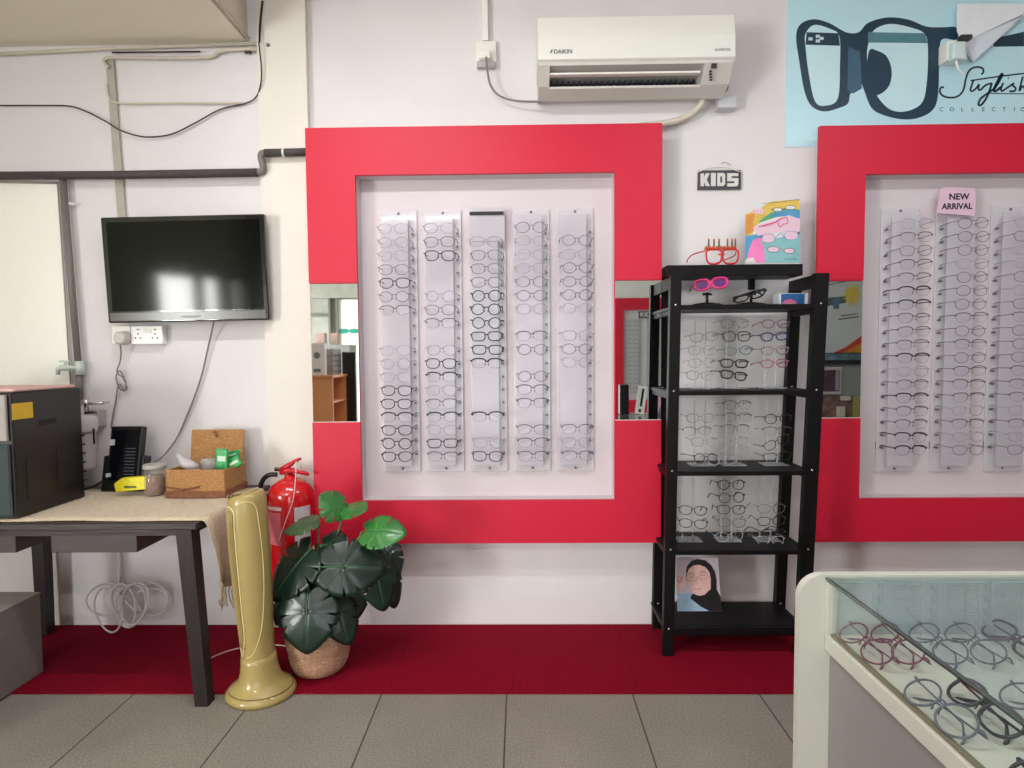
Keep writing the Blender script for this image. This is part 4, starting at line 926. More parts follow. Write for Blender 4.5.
# contents of the basket
q = P(191, 462, -.22)
m = MB(); m.lathe([(.030, 0), (.030, .085), (.026, .092)], (q.x, -.21, mz+.009), seg=20); tag(m.build('paper_cup', mat('cream_cup', (214, 196, 182), .5, var=.03)), 'cream paper cup standing in the wicker basket', 'cup')
m = MB(); b0 = Vector((q.x, -.22, mz+.102))
m.loft([[(b0.x+r*math.cos(a)*1.2+dx, b0.y+r*math.sin(a)*.7, b0.z+z) for a in [2*PI*i/12 for i in range(12)]] for r, z, dx in ((.020, 0, 0), (.034, .012, -.004), (.026, .03, -.02), (.010, .05, -.045), (.004, .062, -.055))]); tag(m.build('plastic_bag', mat('clear_bag', (222, 218, 222), .3, clear=.4, bump=.6, bscale=40)), 'crumpled clear plastic bag on the cream cup', 'plastic bag')
q = P(207, 462, -.2)
m = MB(); m.loft([[(q.x+r*math.cos(a)*1.1+dx, -.2+r*math.sin(a)*.5, mz+.009+z) for a in [2*PI*i/10 for i in range(10)]] for r, z, dx in ((.024, 0, 0), (.018, .03, 0), (.012, .045, .002), (.030, .075, .01), (.034, .115, .008), (.030, .132, .008))]); tag(m.build('sweet_bag', mat('grey_clear_bag', (176, 172, 166), .25, clear=.3, var=.25, scale=50, bump=.6)), 'twisted transparent bag standing behind the cream cup', 'bag')
gr = mat('green_packet', (40, 160, 84), .3, var=.35, scale=60); wl = mat('packet_white', (206, 226, 210), .4)
def packet(px, py, w_, h_, rot, y, label):
    q = P(px, py, y); q.z = max(q.z, mz+.012+h_/2*abs(math.cos(rot))+w_/2*abs(math.sin(rot))); Mx = Matrix.Translation((q.x, y, q.z)) @ Matrix.Rotation(rot, 4, 'Y')
    m = MB(); m.box((-w_/2, -.006, -h_/2), (w_/2, .006, h_/2), bev=.005, M=Mx); m.box((-w_*.3, -.0068, -h_*.1), (w_*.35, -.0058, h_*.15), m=1, M=Mx); tag(m.build('snack_packet', [gr, wl]), label, 'packet', 'green packets in the basket')
packet(222, 459, .050, .085, .05, -.225, 'upright green packet beside the twisted bag in the basket')
packet(231, 455, .075, .03, -.25, -.175, 'green packet lying across the others against the basket lid')
packet(234, 463, .060, .045, -.5, -.205, 'tilted green packet at the front rim end of the basket')

# ================================================================ coiled cable under the table
m = MB()
def ring(cx, cy, rx_, rz_, y, tilt, n=20, ph=0):
    c_ = P(cx, cy, y); s = 1/228
    return [(c_.x + s*(rx_*math.cos(t)*math.cos(tilt) - rz_*math.sin(t)*math.sin(tilt)), y + .006*math.sin(t*2+ph), c_.z + s*(rx_*math.cos(t)*math.sin(tilt) + rz_*math.sin(t)*math.cos(tilt))) for t in [2*PI*k/n for k in range(n)]]
for a in ((109,610,14,23,-.09,.1),(106,600,20,16,-.065,.3),(130,606,15,22,-.09,-.25),(134,604,13,22,-.10,-.3),(148,599,20,17,-.06,-.2),(152,602,17,14,-.055,-.2),(124,605,11,22,-.095,.2)): m.tube(smooth_pts(ring(*a), 2, True), .0042, seg=6, closed=True)
m.tube(smooth_pts([P(121, 548, -.02), P(121, 570, -.02), P(120, 590, -.06), P(128, 604, -.08), P(138, 614, -.08)]), .0042, seg=6); m.tube([P(119.5, 545, -.02), P(119, 590, -.06)], .0035, seg=6)
q = P(120.5, 590, -.075); m.tube([q+Vector((0,0,-.012)), q+Vector((0,0,.012))], .011, seg=8)
tag(m.build('coiled_cable', M_wcable), 'white cable coiled in loops hanging on the wall under the table', 'cable')

# grey box at the table foot
gc = atz(44, 673, 0); gx, gy = gc.x, gc.y; gz = P(20, 592, gy).z
t = thing('grey_cabinet', 'plain grey box standing on the floor under the table', 'box', (-2.1, -.65, 0))
m = MB(); m.box((-2.055, -1.0, .0065), (gx, gy, gz-.004), bev=.004); m.build('body', mat('grey_steel', (122, 116, 112), .45, var=.04), t)
m = MB(); m.box((-2.06, -1.005, gz-.0045), (gx+.003, gy+.003, gz), bev=.002); m.build('top_panel', mat('grey_steel_top', (140, 134, 128), .4, var=.04), t)

# ================================================================ tower fan
fc = atz(258, 698, 0); fx, fy = fc.x, fc.y + .03
fan = thing('tower_fan', 'champagne gold tower fan standing in front of the table corner', 'fan', (fx, fy, .0008))
M_gold = mat('champagne_plastic', (168, 148, 92), .32, var=.03, coat=.3); M_gold2 = mat('champagne_light', (216, 198, 142), .3, coat=.3); M_grill = mat('champagne_grill', (122, 102, 62), .45, var=.15, scale=30)
FM = Matrix.Translation((fx, fy, .0008))
H_ = P(248, 492, fy).z
SH_ = lambda z: -.034*(z/H_)                                   # the column leans a little
def ell(z, a, b_, n=32, dx=0, tilt=0): return [(a*math.cos(t)+dx, b_*math.sin(t), z + tilt*math.cos(t)*a) for t in [2*PI*k/n for k in range(n)]]
prof = [(.105,.062,.066),(.14,.056,.062),(.18,.054,.060),(.24,.056,.062),(.32,.060,.064),(.42,.064,.066),(.54,.067,.068),(.64,.066,.067),(H_-.035,.065,.066),(H_-.015,.062,.064),(H_-.003,.054,.056),(H_,.044,.046)]
m = MB(); m.loft([ell(z, a, b_, dx=SH_(z), tilt=.18*max(0, (z-.5)/(H_-.5))) for z, a, b_ in prof], M=FM); m.build('body', M_gold, fan)
m = MB(); m.loft([ell(z, a, b_, dx=SH_(z)) for z, a, b_ in ((0,.118,.108),(.010,.122,.112),(.020,.120,.110),(.029,.110,.100),(.036,.104,.094),(.046,.086,.082),(.062,.073,.074),(.090,.065,.069),(.13,.0600,.0652),(.15,.0575,.0630))], M=FM); m.build('base', M_gold, fan)
m = MB(); m.tube([(.1095*math.cos(t), .0995*math.sin(t), .0305) for t in [2*PI*k/32 for k in range(32)]], .0022, closed=True, seg=6, M=FM); m.build('base_seam', M_grill, fan)
def rad(z):
    for (z0, a0, b0), (z1_, a1, b1) in zip(prof, prof[1:]):
        if z0 <= z <= z1_: u = (z-z0)/(z1_-z0); return a0+(a1-a0)*u, b0+(b1-b0)*u
    return prof[-1][1:]
def onb(z, deg, r=1.0): a, b_ = rad(z); an = math.radians(deg); return (a*r*math.cos(an)+SH_(z), b_*r*math.sin(an), z + .18*max(0, (z-.5)/(H_-.5))*math.cos(an)*a)
ZA, ZB = .19, H_-.055
m = MB(); n1 = 14; vs = []; fs = []
for i in range(n1+1):
    for j in range(7): vs.append(onb(ZA+(ZB-ZA)*i/n1, -158+50*j/6, 1.012))
for i in range(n1):
    for j in range(6): fs.append((i*7+j, i*7+j+1, (i+1)*7+j+1, (i+1)*7+j))
m.add(vs, fs, 0, True, FM); m.build('grill', M_grill, fan)
m = MB()
for j in range(8): m.tube([onb(ZA+(ZB-ZA)*i/12, -155+44*(j+.5)/8, 1.03) for i in range(13)], .0020, seg=5, M=FM)
m.build('grill_bars', M_gold, fan)
m = MB(); loop = [onb(ZA-.03, -128, 1.01)] + [onb(ZA+(ZB-ZA)*i/10, -106 - (10 if i == 0 else 0), 1.015) for i in range(11)] + [onb(ZB+.02, -132, 1.01)] + [onb(ZA+(ZB-ZA)*(10-i)/10, -160, 1.02) for i in range(11)]
m.tube(smooth_pts(loop, 3, True), .0032, seg=6, closed=True, M=FM); m.build('grill_surround', M_gold2, fan)
m = MB(); loop = [onb(ZB+.02, -100, 1.005), onb(ZB+.03, -72, 1.005), onb(ZB+.01, -42, 1.005), onb(.62, -34, 1.005), onb(.5, -30, 1.005), onb(.4, -32, 1.005), onb(.3, -40, 1.005), onb(.23, -54, 1.005), onb(.175, -80, 1.005), onb(.16, -105, 1.005)]
m.tube(smooth_pts(loop, 5), .0018, seg=6, M=FM); m.build('front_seam', M_gold2, fan)
m = MB(); m.loft([ell(z, a, b_, dx=SH_(H_), tilt=.18) for z, a, b_ in ((H_-.001, .046, .042), (H_+.004, .044, .040), (H_+.007, .034, .030))], M=FM); m.build('top_cap', mat('champagne_cap', (150, 136, 96), .3, coat=.5), fan)
for k in range(4):
    m = MB(); x_ = -.046+.013*k+SH_(H_); m.box((x_, -.052, H_-.012+.002*k), (x_+.008, -.036, H_-.002+.002*k), bev=.002, M=FM); m.build('button', M_grill, fan)
for k, an in enumerate((-62, -50)):
    m = MB(); m.box((-.006, -.003, 0), (.006, .003, .003), bev=.001, M=FM @ Matrix.Translation((.115*math.cos(math.radians(an)), .105*math.sin(math.radians(an)), .026))); m.build('switch', M_gold2, fan)
m = MB(); m.tube(smooth_pts([atz(206, 660, .010), atz(225, 652, .010), atz(245, 647, .010), atz(268, 645, .010), atz(286, 646, .02), atz(292, 650, .010), atz(300, 640, .010)]), .003, seg=6); tag(m.build('fan_cord', mat('pinkish_cord', (206, 170, 170), .5)), 'thin pale cord on the red carpet behind the gold fan', 'cord')

# ================================================================ fire extinguisher
ey = -.12; q = P(290, 480, ey); ex = P(291, 500, ey).x; ez = P(290, 478.5, ey).z
fe = thing('fire_extinguisher', 'red fire extinguisher hung on the wall behind the plant', 'fire extinguisher', (ex, ey, ez-.50))
M_ext = mat('extinguisher_red', (206, 16, 26), .22, coat=1, var=.02)
m = MB(); m.lathe([(.080, -.50), (.091, -.49), (.095, -.47), (.095, -.085), (.092, -.055), (.078, -.025), (.05, -.005), (.026, .004), (.024, .02)], (ex, ey, ez), seg=36); m.build('cylinder', M_ext, fe)
m = MB(); m.lathe([(.020, .02), (.026, .024), (.026, .045), (.016, .05)], (ex-.01, ey, ez), seg=16); m.tube([(ex-.06, ey-.01, ez+.042), (ex+.01, ey-.01, ez+.042)], .009, seg=10); m.build('valve', M_chrome, fe)
m = MB(); m.tube([P(280, 473, ey-.02), P(287, 470, ey-.02), P(300, 472, ey-.02), P(309, 474.5, ey-.02)], [.010, .012, .010, .007], seg=8, flat=.8); m.tube([P(281, 470, ey-.02), P(288, 466, ey-.02), P(295, 461, ey-.02), P(301, 458.5, ey-.02)], [.012, .012, .008, .006], seg=8, flat=.8); m.build('handle', mat('lever_red', (196, 20, 40), .35), fe)
m = MB(); m.tube(smooth_pts([P(277, 474.5, ey-.02), P(269, 475, ey-.02), P(263, 480, ey-.01), P(260, 490, ey), P(259.5, 510, ey), P(260, 560, ey)]), .010, seg=10); m.build('hose', M_black, fe)
def band(z0, z1_, a0, a1, r, nm, mt):
    mm = MB(); N = 14; vs = []; fs = []
    for i in range(N+1):
        an = a0+(a1-a0)*i/N; vs += [(ex+r*math.cos(an), ey+r*math.sin(an), ez+z0), (ex+r*math.cos(an), ey+r*math.sin(an), ez+z1_)]
    for i in range(N): fs.append((2*i, 2*i+2, 2*i+3, 2*i+1))
    mm.add(vs, fs, 0, True); return mm.build(nm, mt, fe)
band(-.26, -.095, math.radians(-165), math.radians(-85), .0956, 'red_label', mat('label_red', (190, 40, 60), .4, var=.2, scale=90))
band(-.115, -.100, math.radians(-160), math.radians(-92), .0962, 'label_writing', mat('label_writing', (230, 190, 190), .4, var=.5, scale=300))
band(-.26, -.125, math.radians(-155), math.radians(-95), .0961, 'label_text_block', mat('label_small_print', (214, 110, 122), .4, var=.45, scale=260, stretch=(1, 1, 3)))
band(-.27, -.105, math.radians(-62), math.radians(-18), .0960, 'white_label', mat('label_white', (206, 200, 206), .4, var=.12, scale=90))
m = MB(); m.tube(smooth_pts([P(296, 461, ey-.03), P(295.5, 478, ey-.10), P(293, 500, ey-.11), P(286, 520, ey-.11), P(278, 543, ey-.10)]), .0018, seg=6); m.build('tag_string', M_wcable, fe)
m = MB(); m.tube(smooth_pts([P(298, 462, ey-.02), P(301, 466, ey-.02), P(299, 470, ey-.02), P(296, 467, ey-.02)], 5, True), .0016, closed=True, seg=5); m.build('pull_pin', M_chrome, fe)
m = MB(); m.box((ex-.03, -.03, ez-.10), (ex+.03, -.0305+.028, ez-.02)); m.box((ex-.012, ey+.09, ez-.09), (ex+.012, -.028, ez-.07)); m.build('wall_bracket', M_black, fe)

# ================================================================ potted monstera
pc = atz(320, 668, .006); px_, py_ = pc.x, pc.y
pl = thing('potted_plant', 'monstera plant with large glossy leaves in a woven basket pot', 'plant', (px_, py_, .006))
M_pot = mat('seagrass_weave', (196, 152, 124), .8, var=.3, scale=110, bump=1, bscale=130, stretch=(1, 1, 2))
m = MB(); m.lathe([(.075, 0), (.095, .008), (.108, .035), (.115, .070), (.112, .085), (.120, .095), (.126, .125), (.118, .165), (.100, .190), (.094, .194), (.088, .188), (.088, .15)], (px_, py_, .007), seg=40, M=None); m.build('basket_pot', M_pot, pl)
m = MB(); m.lathe([(.001, .168), (.086, .170), (.087, .150)], (px_, py_, .007), seg=24); m.build('soil', mat('soil', (46, 34, 28), .95, var=.4, scale=60, bump=.8), pl)
def leaf_mesh(mb, base, tip, up, width, notch=3, droop=.10, cup=.12, phase=0.0):
    """heart-shaped split leaf from base to tip; up = leaf normal"""
    base, tip, up = Vector(base), Vector(tip), Vector(up); ax = tip-base; Ln = ax.length; ax.normalize(); side = ax.cross(up).normalized(); nrm = side.cross(ax).normalized()
    N = 96; R_ = 7; vs = []; fs = []
    C0 = .36
    def outline_r(t):         # polar around a point C0 along the rib; t = 0 towards the tip
        # heart in local coords
        c_, s_ = math.cos(t), math.sin(t)
        ex_, ey_ = (1-C0) if c_ > 0 else C0 + .10, width/Ln*.5
        r = 1/((abs(c_)/ex_)**1.55 + (abs(s_)/ey_)**1.9)**(1/1.72)
        if c_ > 0: r *= 1 - .07*math.sin(min(1, abs(t)/.9)*PI)
        dev = PI - abs(t)
        if dev < .5: r *= .42 + .58*(dev/.5)**.8
        ds = 1.0
        for k in range(notch):
            tk = .62 + (2.35-.62)*(k+.5+.15*math.sin(k*3+phase+(1 if t > 0 else 0)))/notch
            w_ = .028 + .016*((k*7 + int(phase*10)) % 3)/2
            q_ = abs(abs(t)-tk)/w_
            if q_ < 1: ds = min(ds, .5 + .5*q_**1.5)
        return r, ds
    for i in range(R_+1):
        s = i/R_
        for k in range(N):
            t = -PI + 2*PI*(k+.5)/N; r, ds = outline_r(t); rr = r*s; 
            if s > .5: rr = r*(.5 + (s-.5)*max(0, (ds-.5)/.5)) if ds < 1 else rr
            u = (C0 + rr*math.cos(t)); v = rr*math.sin(t)
            h = -droop*(u-.2)**2*1.2*(1 if u > .2 else .4) - cup*abs(v)**1.5*1.4 + .006*math.cos(abs(t)*notch*2.6+phase)*s*(abs(math.sin(t)))
            h += .03*abs(v)**.5*s*0
            h -= .012*math.exp(-(v/.02)**2)
            p = base + ax*(u*Ln) + side*(v*Ln) + nrm*(h*Ln); vs.append(p)
    for i in range(R_):
        for k in range(N):
            k2 = (k+1) % N; fs.append((i*N+k, (i+1)*N+k, (i+1)*N+k2, i*N+k2))
    mb.add(vs, fs, 0, True)
    # mid rib
    mb.tube([base + ax*(u*Ln) + nrm*((-droop*(u-.2)**2*1.2*(1 if u > .2 else .4) + .001)*Ln) for u in [0, .15, .3, .5, .7, .9]], [.0022, .002, .0018, .0014, .001, .0006], m=1, seg=5)
G1m = mat('leaf_dark_green', (10, 36, 27), .34, var=.35, scale=14, coat=.15, bump=.15, bscale=30); G2m = mat('leaf_bright_green', (48, 112, 48), .35, var=.25, scale=14, coat=.25, bump=.15, bscale=30); G3m = mat('leaf_dull_green', (62, 92, 56), .45, var=.25, scale=14)
Vn = mat('leaf_rib', (66, 112, 76), .4); Stm = mat('leaf_stem', (84, 112, 72), .5, var=.2)
root = Vector((px_, py_, .17))
def leaf(bp, tp, y_b, y_t, up, width, mt, ph, droop=.22, cup=.16, lab=None):
    m = MB(); b0 = at(*bp, y_b); t0 = at(*tp, y_t); ext = (t0-b0)*.04; t0 += ext; b0 -= ext; width *= 1.06; leaf_mesh(m, b0, t0, up, width, phase=ph, droop=droop, cup=cup)
    o = m.build('leaf', [mt, Vn], pl, fix=False); sd = o.modifiers.new('thickness', 'SOLIDIFY'); sd.thickness = .0012
    if lab: o['label'] = lab
    m = MB(); mid = root.lerp(b0, .5) + Vector((0, 0, .03)); m.tube(smooth_pts([root + Vector((random.uniform(-.03, .03), random.uniform(-.03, .03), 0)), mid, b0]), .0038, seg=6); m.build('stem', Stm, pl)
leaf((312, 548), (268, 594), py_-.06, py_-.12, (-.35, -.75, .55), .215, G1m, .3)
leaf((308, 590), (304, 651), py_-.12, py_-.20, (.0, -.93, .35), .235, G1m, 1.1)
leaf((322, 567), (382, 566), py_-.12, py_-.10, (.0, -.90, .45), .215, G1m, 2.0)
leaf((364, 531), (401, 530), py_-.06, py_-.10, (.05, -.70, .72), .150, G2m, 2.7, lab='bright green leaf')
leaf((343, 512), (322, 495), py_-.02, py_-.05, (.1, -.55, .8), .140, G2m, 3.3, lab='bright green leaf', droop=.1)
leaf((346, 508), (364, 509), py_-.02, py_-.08, (.2, -.6, .75), .11, G2m, 3.9, droop=.1)
leaf((318, 520), (284, 527), py_+.0, py_-.02, (0, -.3, .95), .13, G3m, 4.2, lab='thin dull green leaf seen edge-on')
leaf((372, 560), (386, 608), py_-.06, py_-.10, (.45, -.80, .2), .150, G1m, 5.0)
leaf((385, 560), (398, 606), py_-.0, py_-.02, (.6, -.75, .1), .110, G1m, 5.6)
leaf((332, 598), (349, 642), py_-.05, py_-.10, (.3, -.9, .3), .150, G1m, 6.1)
leaf((295, 590), (273, 622), py_-.04, py_-.08, (-.4, -.85, .3), .140, G1m, 6.6)
leaf((348, 580), (352, 622), py_+.0, py_-.03, (.2, -.95, .2), .150, G1m, 7.3)
leaf((322, 545), (345, 545), py_-.04, py_-.08, (.0, -.75, .6), .13, G1m, 7.9)
leaf((300, 560), (325, 600), py_+.02, py_-.02, (.0, -.95, .3), .18, G1m, 8.3)
leaf((380, 545), (398, 575), py_+.03, py_-.0, (.4, -.8, .4), .14, G1m, 8.8)
# ================================================================ glass showcase
SY = -1.37; SX0 = .584; CX0 = .637; CX1 = 1.36; SYF = -2.34; ST = at(900, 571.5, -1.37).z - .004
sc_ = thing('glass_showcase', 'white counter showcase with glass top and side, glasses laid inside', 'showcase', ((CX0+CX1)/2, (SY+SYF)/2, 0))
M_sw = mat('showcase_white', (204, 204, 195), .35, var=.01)
m = MB(); zt_ = at(900, 571.5, SY).z; r = .05
sil = [(CX1+.05, .001), (CX1+.05, zt_-r)] + [(CX1+.05-r+r*math.cos(a), zt_-r+r*math.sin(a)) for a in [PI/2*i/8 for i in range(1, 9)]] + [(SX0+r-r*math.sin(a), zt_-r+r*math.cos(a)) for a in [PI/2*i/8 for i in range(9)]] + [(SX0, .001)]
m.slab([(x, SY-.02, z) for x, z in sil], (0, .02, 0)); m.build('back_panel', M_sw, sc_)
m = MB(); m.box((CX0+.012, SYF, .001), (CX0+.028, SY-.021, .586)); m.box((CX1-.028, SYF, .001), (CX1-.012, SY-.021, .586)); m.box((CX0+.012, SYF, .001), (CX1-.012, SYF+.015, .586)); m.build('side_panel', mat('showcase_grey', (142, 138, 138), .5, var=.03, scale=4), sc_)
m = MB(); m.box((CX0, SYF-.004, .588), (CX0+.03, SY-.021, .622), bev=.002); m.box((CX1-.03, SYF-.004, .588), (CX1, SY-.021, .622), bev=.002); m.box((CX0+.03, SYF-.004, .588), (CX1-.03, SYF+.02, .622), bev=.002)
m.box((CX0+.001, SY-.032, .622), (CX0+.02, SY-.0205, ST-.008)); m.build('rail', M_sw, sc_)
m = MB(); m.box((CX0+.007, SYF, .6225), (CX0+.016, SY-.033, .628)); m.build('glass_channel', mat('olive_channel', (120, 114, 92), .5), sc_)
m = MB(); m.box((CX0+.016, SYF+.02, .602), (CX1-.032, SY-.0215, .6235)); m.build('display_floor', mat('display_cream', (214, 208, 196), .5, var=.03, scale=5), sc_)
Mg = glass('showcase_glass', (.90, .96, .965), .05, .01); Me = mat('glass_edge_green', (26, 44, 42), .1, coat=1)
m = MB(); m.box((CX0+.009, SYF, .626), (CX0+.014, SY-.034, ST-.008)); m.build('side_glass', glass('side_glass', (.96, .985, .975), .01, .01), sc_)
m = MB(); m.box((CX0+.0055, SYF, ST-.0075), (CX1-.006, SY-.0215, ST-.0005)); m.build('top_glass', Mg, sc_)
m = MB(); m.box((CX0+.002, SYF-.001, ST-.0078), (CX0+.0054, SY-.0215, ST), m=0); m.box((CX0-.0006, SYF-.001, ST-.0040), (CX0+.0019, SY-.0215, ST-.0004), m=1)
m.build('top_glass_edge', [Me, mat('glass_edge_pale', (70, 92, 90), .15, coat=1)], sc_)
m = MB(); m.box((CX0+.02, SY-.027, .6236), (CX1-.03, SY-.0215, ST-.009)); m.build('inner_back_panel', mat('inner_back_grey', (186, 196, 198), .4, var=.06, scale=25), sc_)
SG = 'glasses lying in the glass showcase'
def sg(sty, x, y, label, dy=0, tilt=56):
    # lenses face the shop window side, bridge line runs front to back
    e = Matrix.Rotation(math.radians(90+dy), 3, 'Z') @ Matrix.Rotation(math.radians(-tilt), 3, 'X')
    R3 = Matrix.Rotation(math.radians(-90+dy), 3, 'Z') @ Matrix.Rotation(math.radians(-tilt), 3, 'X')
    eu = R3.to_euler()
    r_ = put_glasses(sty, (x, y, .6245+.023), tuple(eu), label, SG, fold=True); r_.scale = (1.12,)*3
rows_y = [-1.475, -1.69, -1.90]
grid = [('pv', .672, rows_y[0], 'plum wire-rimmed glasses nearest the white corner post of the showcase'), ('pv', .733, rows_y[0], 'plum wire-rimmed glasses, second pair from the showcase corner post'),
 ('gy', .812, rows_y[0], 'grey round glasses next to the plum pairs in the showcase'), ('gy', .884, rows_y[0], 'grey round glasses, second pair past the plum ones in the showcase'), ('gb', .972, rows_y[0]+.01, 'charcoal glasses at the far row\'s cut-off end in the showcase'),
 ('gl', .668, rows_y[1], 'slate-violet glasses at the glass side, second row of the showcase'), ('gb', .738, rows_y[1], 'dark charcoal glasses in the middle of the showcase\'s second row'), ('gy', .818, rows_y[1]-.01, 'grey round glasses ending the showcase\'s second row'),
 ('gb', .672, rows_y[2], 'charcoal glasses nearest the viewer in the showcase')]
for sty, x, y, lb in grid: sg(sty, x, y, lb, dy=random.uniform(-4, 4))

# things standing on the showcase, seen in the mirror beside the rack
m = MB(); z0 = ST+.0005
m.box((.76, -2.24, z0), (.83, -2.17, z0+.23), bev=.003); tag(m.build('black_case', M_black), 'upright black case reflected in the mirror beside the rack', 'case')
t = thing('price_card', 'white leaning card with black print reflected in the mirror', 'card', (.93, -2.2, z0))
R_ = Matrix.Translation((.93, -2.2, z0+.11)) @ Matrix.Rotation(math.radians(8), 4, 'Y')
m = MB(); m.box((-.035, -.002, -.108), (.035, .002, .108), M=R_); m.build('card', M_socket, t)
m = MB(); m.box((-.006, .0021, -.05), (.012, .0028, .09), M=R_)
for k in range(9): m.box((-.022, .0021, -.05+.016*k), (-.016, .0028, -.046+.016*k), M=R_)
m.box((-.01, .0021, -.095), (.01, .0028, -.07), M=R_); m.build('print', M_black, t)
m = MB(); R_ = Matrix.Translation((1.05, -2.2, z0+.08)) @ Matrix.Rotation(math.radians(24), 4, 'Y'); m.box((-.035, -.002, -.06), (.035, .002, .06), M=R_); tag(m.build('pink_card', mat('pink_leaflet', (226, 176, 196), .5)), 'pink slanted card reflected in the mirror beside the rack', 'card')
m = MB(); m.box((1.06, -2.29, z0), (1.12, -2.25, z0+.20), bev=.004); tag(m.build('blue_carton', mat('slate_carton', (110, 124, 146), .5, var=.3, scale=40)), 'grey-blue carton reflected behind the pink card', 'carton')

# ================================================================ behind the camera, as the mirrors show it
YB = -5.79
t = thing('rear_display', 'white panel of eyeglass strips in a red surround, reflected in the mirror', 'display frame', (2.0, YB, .4))
m = MB(); m.box((1.22, YB+.02, 1.80), (3.1, YB+.06, 1.96)); m.box((1.22, YB+.02, .38), (1.40, YB+.06, 1.80)); m.box((1.40, YB+.02, .38), (3.1, YB+.06, .58)); m.build('red_surround', M_red, t)
m = MB(); m.box((1.40, YB, .58), (3.1, YB+.03, 1.80)); m.build('panel', mat('rear_panel', (206, 206, 210), .5), t)
for k in range(4):
    x = 1.52+.27*k; m = MB(); m.box((x-.09, YB+.031, .66), (x+.09, YB+.045, 1.68))
    m.build('strip', mat('rear_strip', (186, 186, 194), .3), t)
    m = MB()
    for j in range(16): z = 1.64-.06*j; m.box((x-.07, YB+.046, z), (x-.01, YB+.05, z+.012)); m.box((x+.01, YB+.046, z), (x+.07, YB+.05, z+.012))
    o = m.build('spectacle_rows', mat('rear_lens_grey', (160, 158, 168), .4), t)
m = MB(); m.box((1.60, YB+.046, 1.69), (1.82, YB+.055, 1.78)); text_into(m, 'KIDS', .08, (1.71, YB+.056, 1.71), m=1, xs=1.1, bold=.002)
tag(m.build('hanging_sign', [MATS['sign_charcoal'], MATS['sign_white']]), 'tiny KIDS sign on the reflected eyeglass panel', 'sign')
m = MB(); m.box((.9, YB, 1.96), (3.2, YB+.03, 2.5)); o = m.build('upper_white_panel', mat('rear_white', (226, 228, 230), .6), t)

# orange wooden cabinet and the things on it (mirror nearest the television side)
t = thing('orange_cabinet', 'light orange wooden cabinet with open shelves, reflected in the mirror', 'cabinet', (-1.8, -3.1, 0))
ow = mat('orange_laminate', (222, 148, 98), .5, var=.08, scale=6, stretch=(1, 1, .2))
m = MB(); m.box((-1.93, -2.92, 0.001), (-1.69, -2.90, 1.02)); m.box((-1.93, -3.32, 0.001), (-1.69, -3.30, 1.02)); m.box((-1.93, -3.30, 0.001), (-1.91, -2.92, 1.02)); m.box((-1.94, -3.33, 1.02), (-1.68, -2.89, 1.04)); m.build('carcass', ow, t)
for z in (.05, .3, .55, .79):
    m = MB(); m.box((-1.91, -3.30, z), (-1.69, -2.92, z+.015)); m.build('shelf', ow, t)
m = MB(); m.box((-1.89, -2.97, 1.041), (-1.76, -2.92, 1.33)); m.box((-1.86, -2.919, 1.07), (-1.80, -2.916, 1.10), m=1); m.lathe([(.03, 0), (.03, .002)], seg=16, m=1, M=Matrix.Translation((-1.83, -2.918, 1.22)) @ Matrix.Rotation(-PI/2, 4, 'X'))
tag(m.build('white_carton', [mat('white_carton', (232, 222, 224), .5), M_gcable]), 'white carton on the orange cabinet, reflected', 'carton')
m = MB(); m.box((-1.90, -3.28, 1.041), (-1.72, -3.02, 1.28)); 
for k in range(4): m.box((-1.719, -3.27, 1.07+.05*k), (-1.715, -3.03, 1.076+.05*k), m=1)
tag(m.build('grey_stack', [mat('stack_grey', (140, 130, 128), .6, var=.2), M_black]), 'grey stacked boxes on the orange cabinet, reflected', 'boxes')
m = MB(); m.box((-1.73, -3.38, .001), (-1.60, -3.34, 1.25)); tag(m.build('black_bin', M_black), 'dark upright case behind the orange cabinet, reflected', 'case')
# grey shutter frontage and pale window-light panel on the back wall
t = thing('shutter_frontage', 'grey panelled frontage on the rear wall, reflected in the mirror', 'shutter', (-3.0, YB, 0))
gm = mat('shutter_grey', (132, 132, 126), .6, var=.12, scale=8)
m = MB(); m.box((-3.6, YB, .002), (-2.62, YB+.03, 2.0)); m.box((-3.6, YB, 2.0), (-1.7, YB+.08, 2.5)); m.build('panels', gm, t)
m = MB()
for x in (-3.3, -2.95, -2.62, -2.52): m.box((x, YB+.03, .002), (x+.03, YB+.06, 2.0))
for z in (1.2, 1.75, 2.0): m.box((-3.6, YB+.03, z), (-2.62, YB+.06, z+.03))
m.build('frame_bars', mat('shutter_bar', (84, 84, 80), .5), t)
m = MB(); m.box((-2.48, YB, .2), (-1.7, YB+.02, 1.98)); tag(m.build('window_light_panel', mat('window_light_pale', (220, 228, 206), .6)), 'pale green-white panel in place of window light on the rear wall, reflected', 'panel')  # pale colour stands in for window light in the mirror
m = MB()
for cx in (-2.44, -2.30): m.lathe([(.07, 0), (.07, .01)], seg=20, sy=.5, M=Matrix.Translation((cx+.02, YB+.022, 1.55)) @ Matrix.Rotation(-PI/2, 4, 'X'))
tag(m.build('teal_glasses_picture', mat('teal_print', (30, 128, 118), .4)), 'teal glasses shape on the pale rear panel, reflected', 'picture')
m = MB(); m.box((-2.62, -5.2, .001), (-2.1, -4.9, 1.35)); m.box((-2.56, -5.1, 1.351), (-2.44, -5.0, 1.5), m=1); m.box((-2.36, -5.1, 1.351), (-2.28, -5.0, 1.5), m=1); tag(m.build('grey_counter', [mat('counter_grey', (126, 128, 124), .6, var=.15), mat('mauve_box', (150, 122, 118), .6)]), 'grey counter with mauve boxes far behind, reflected', 'counter')

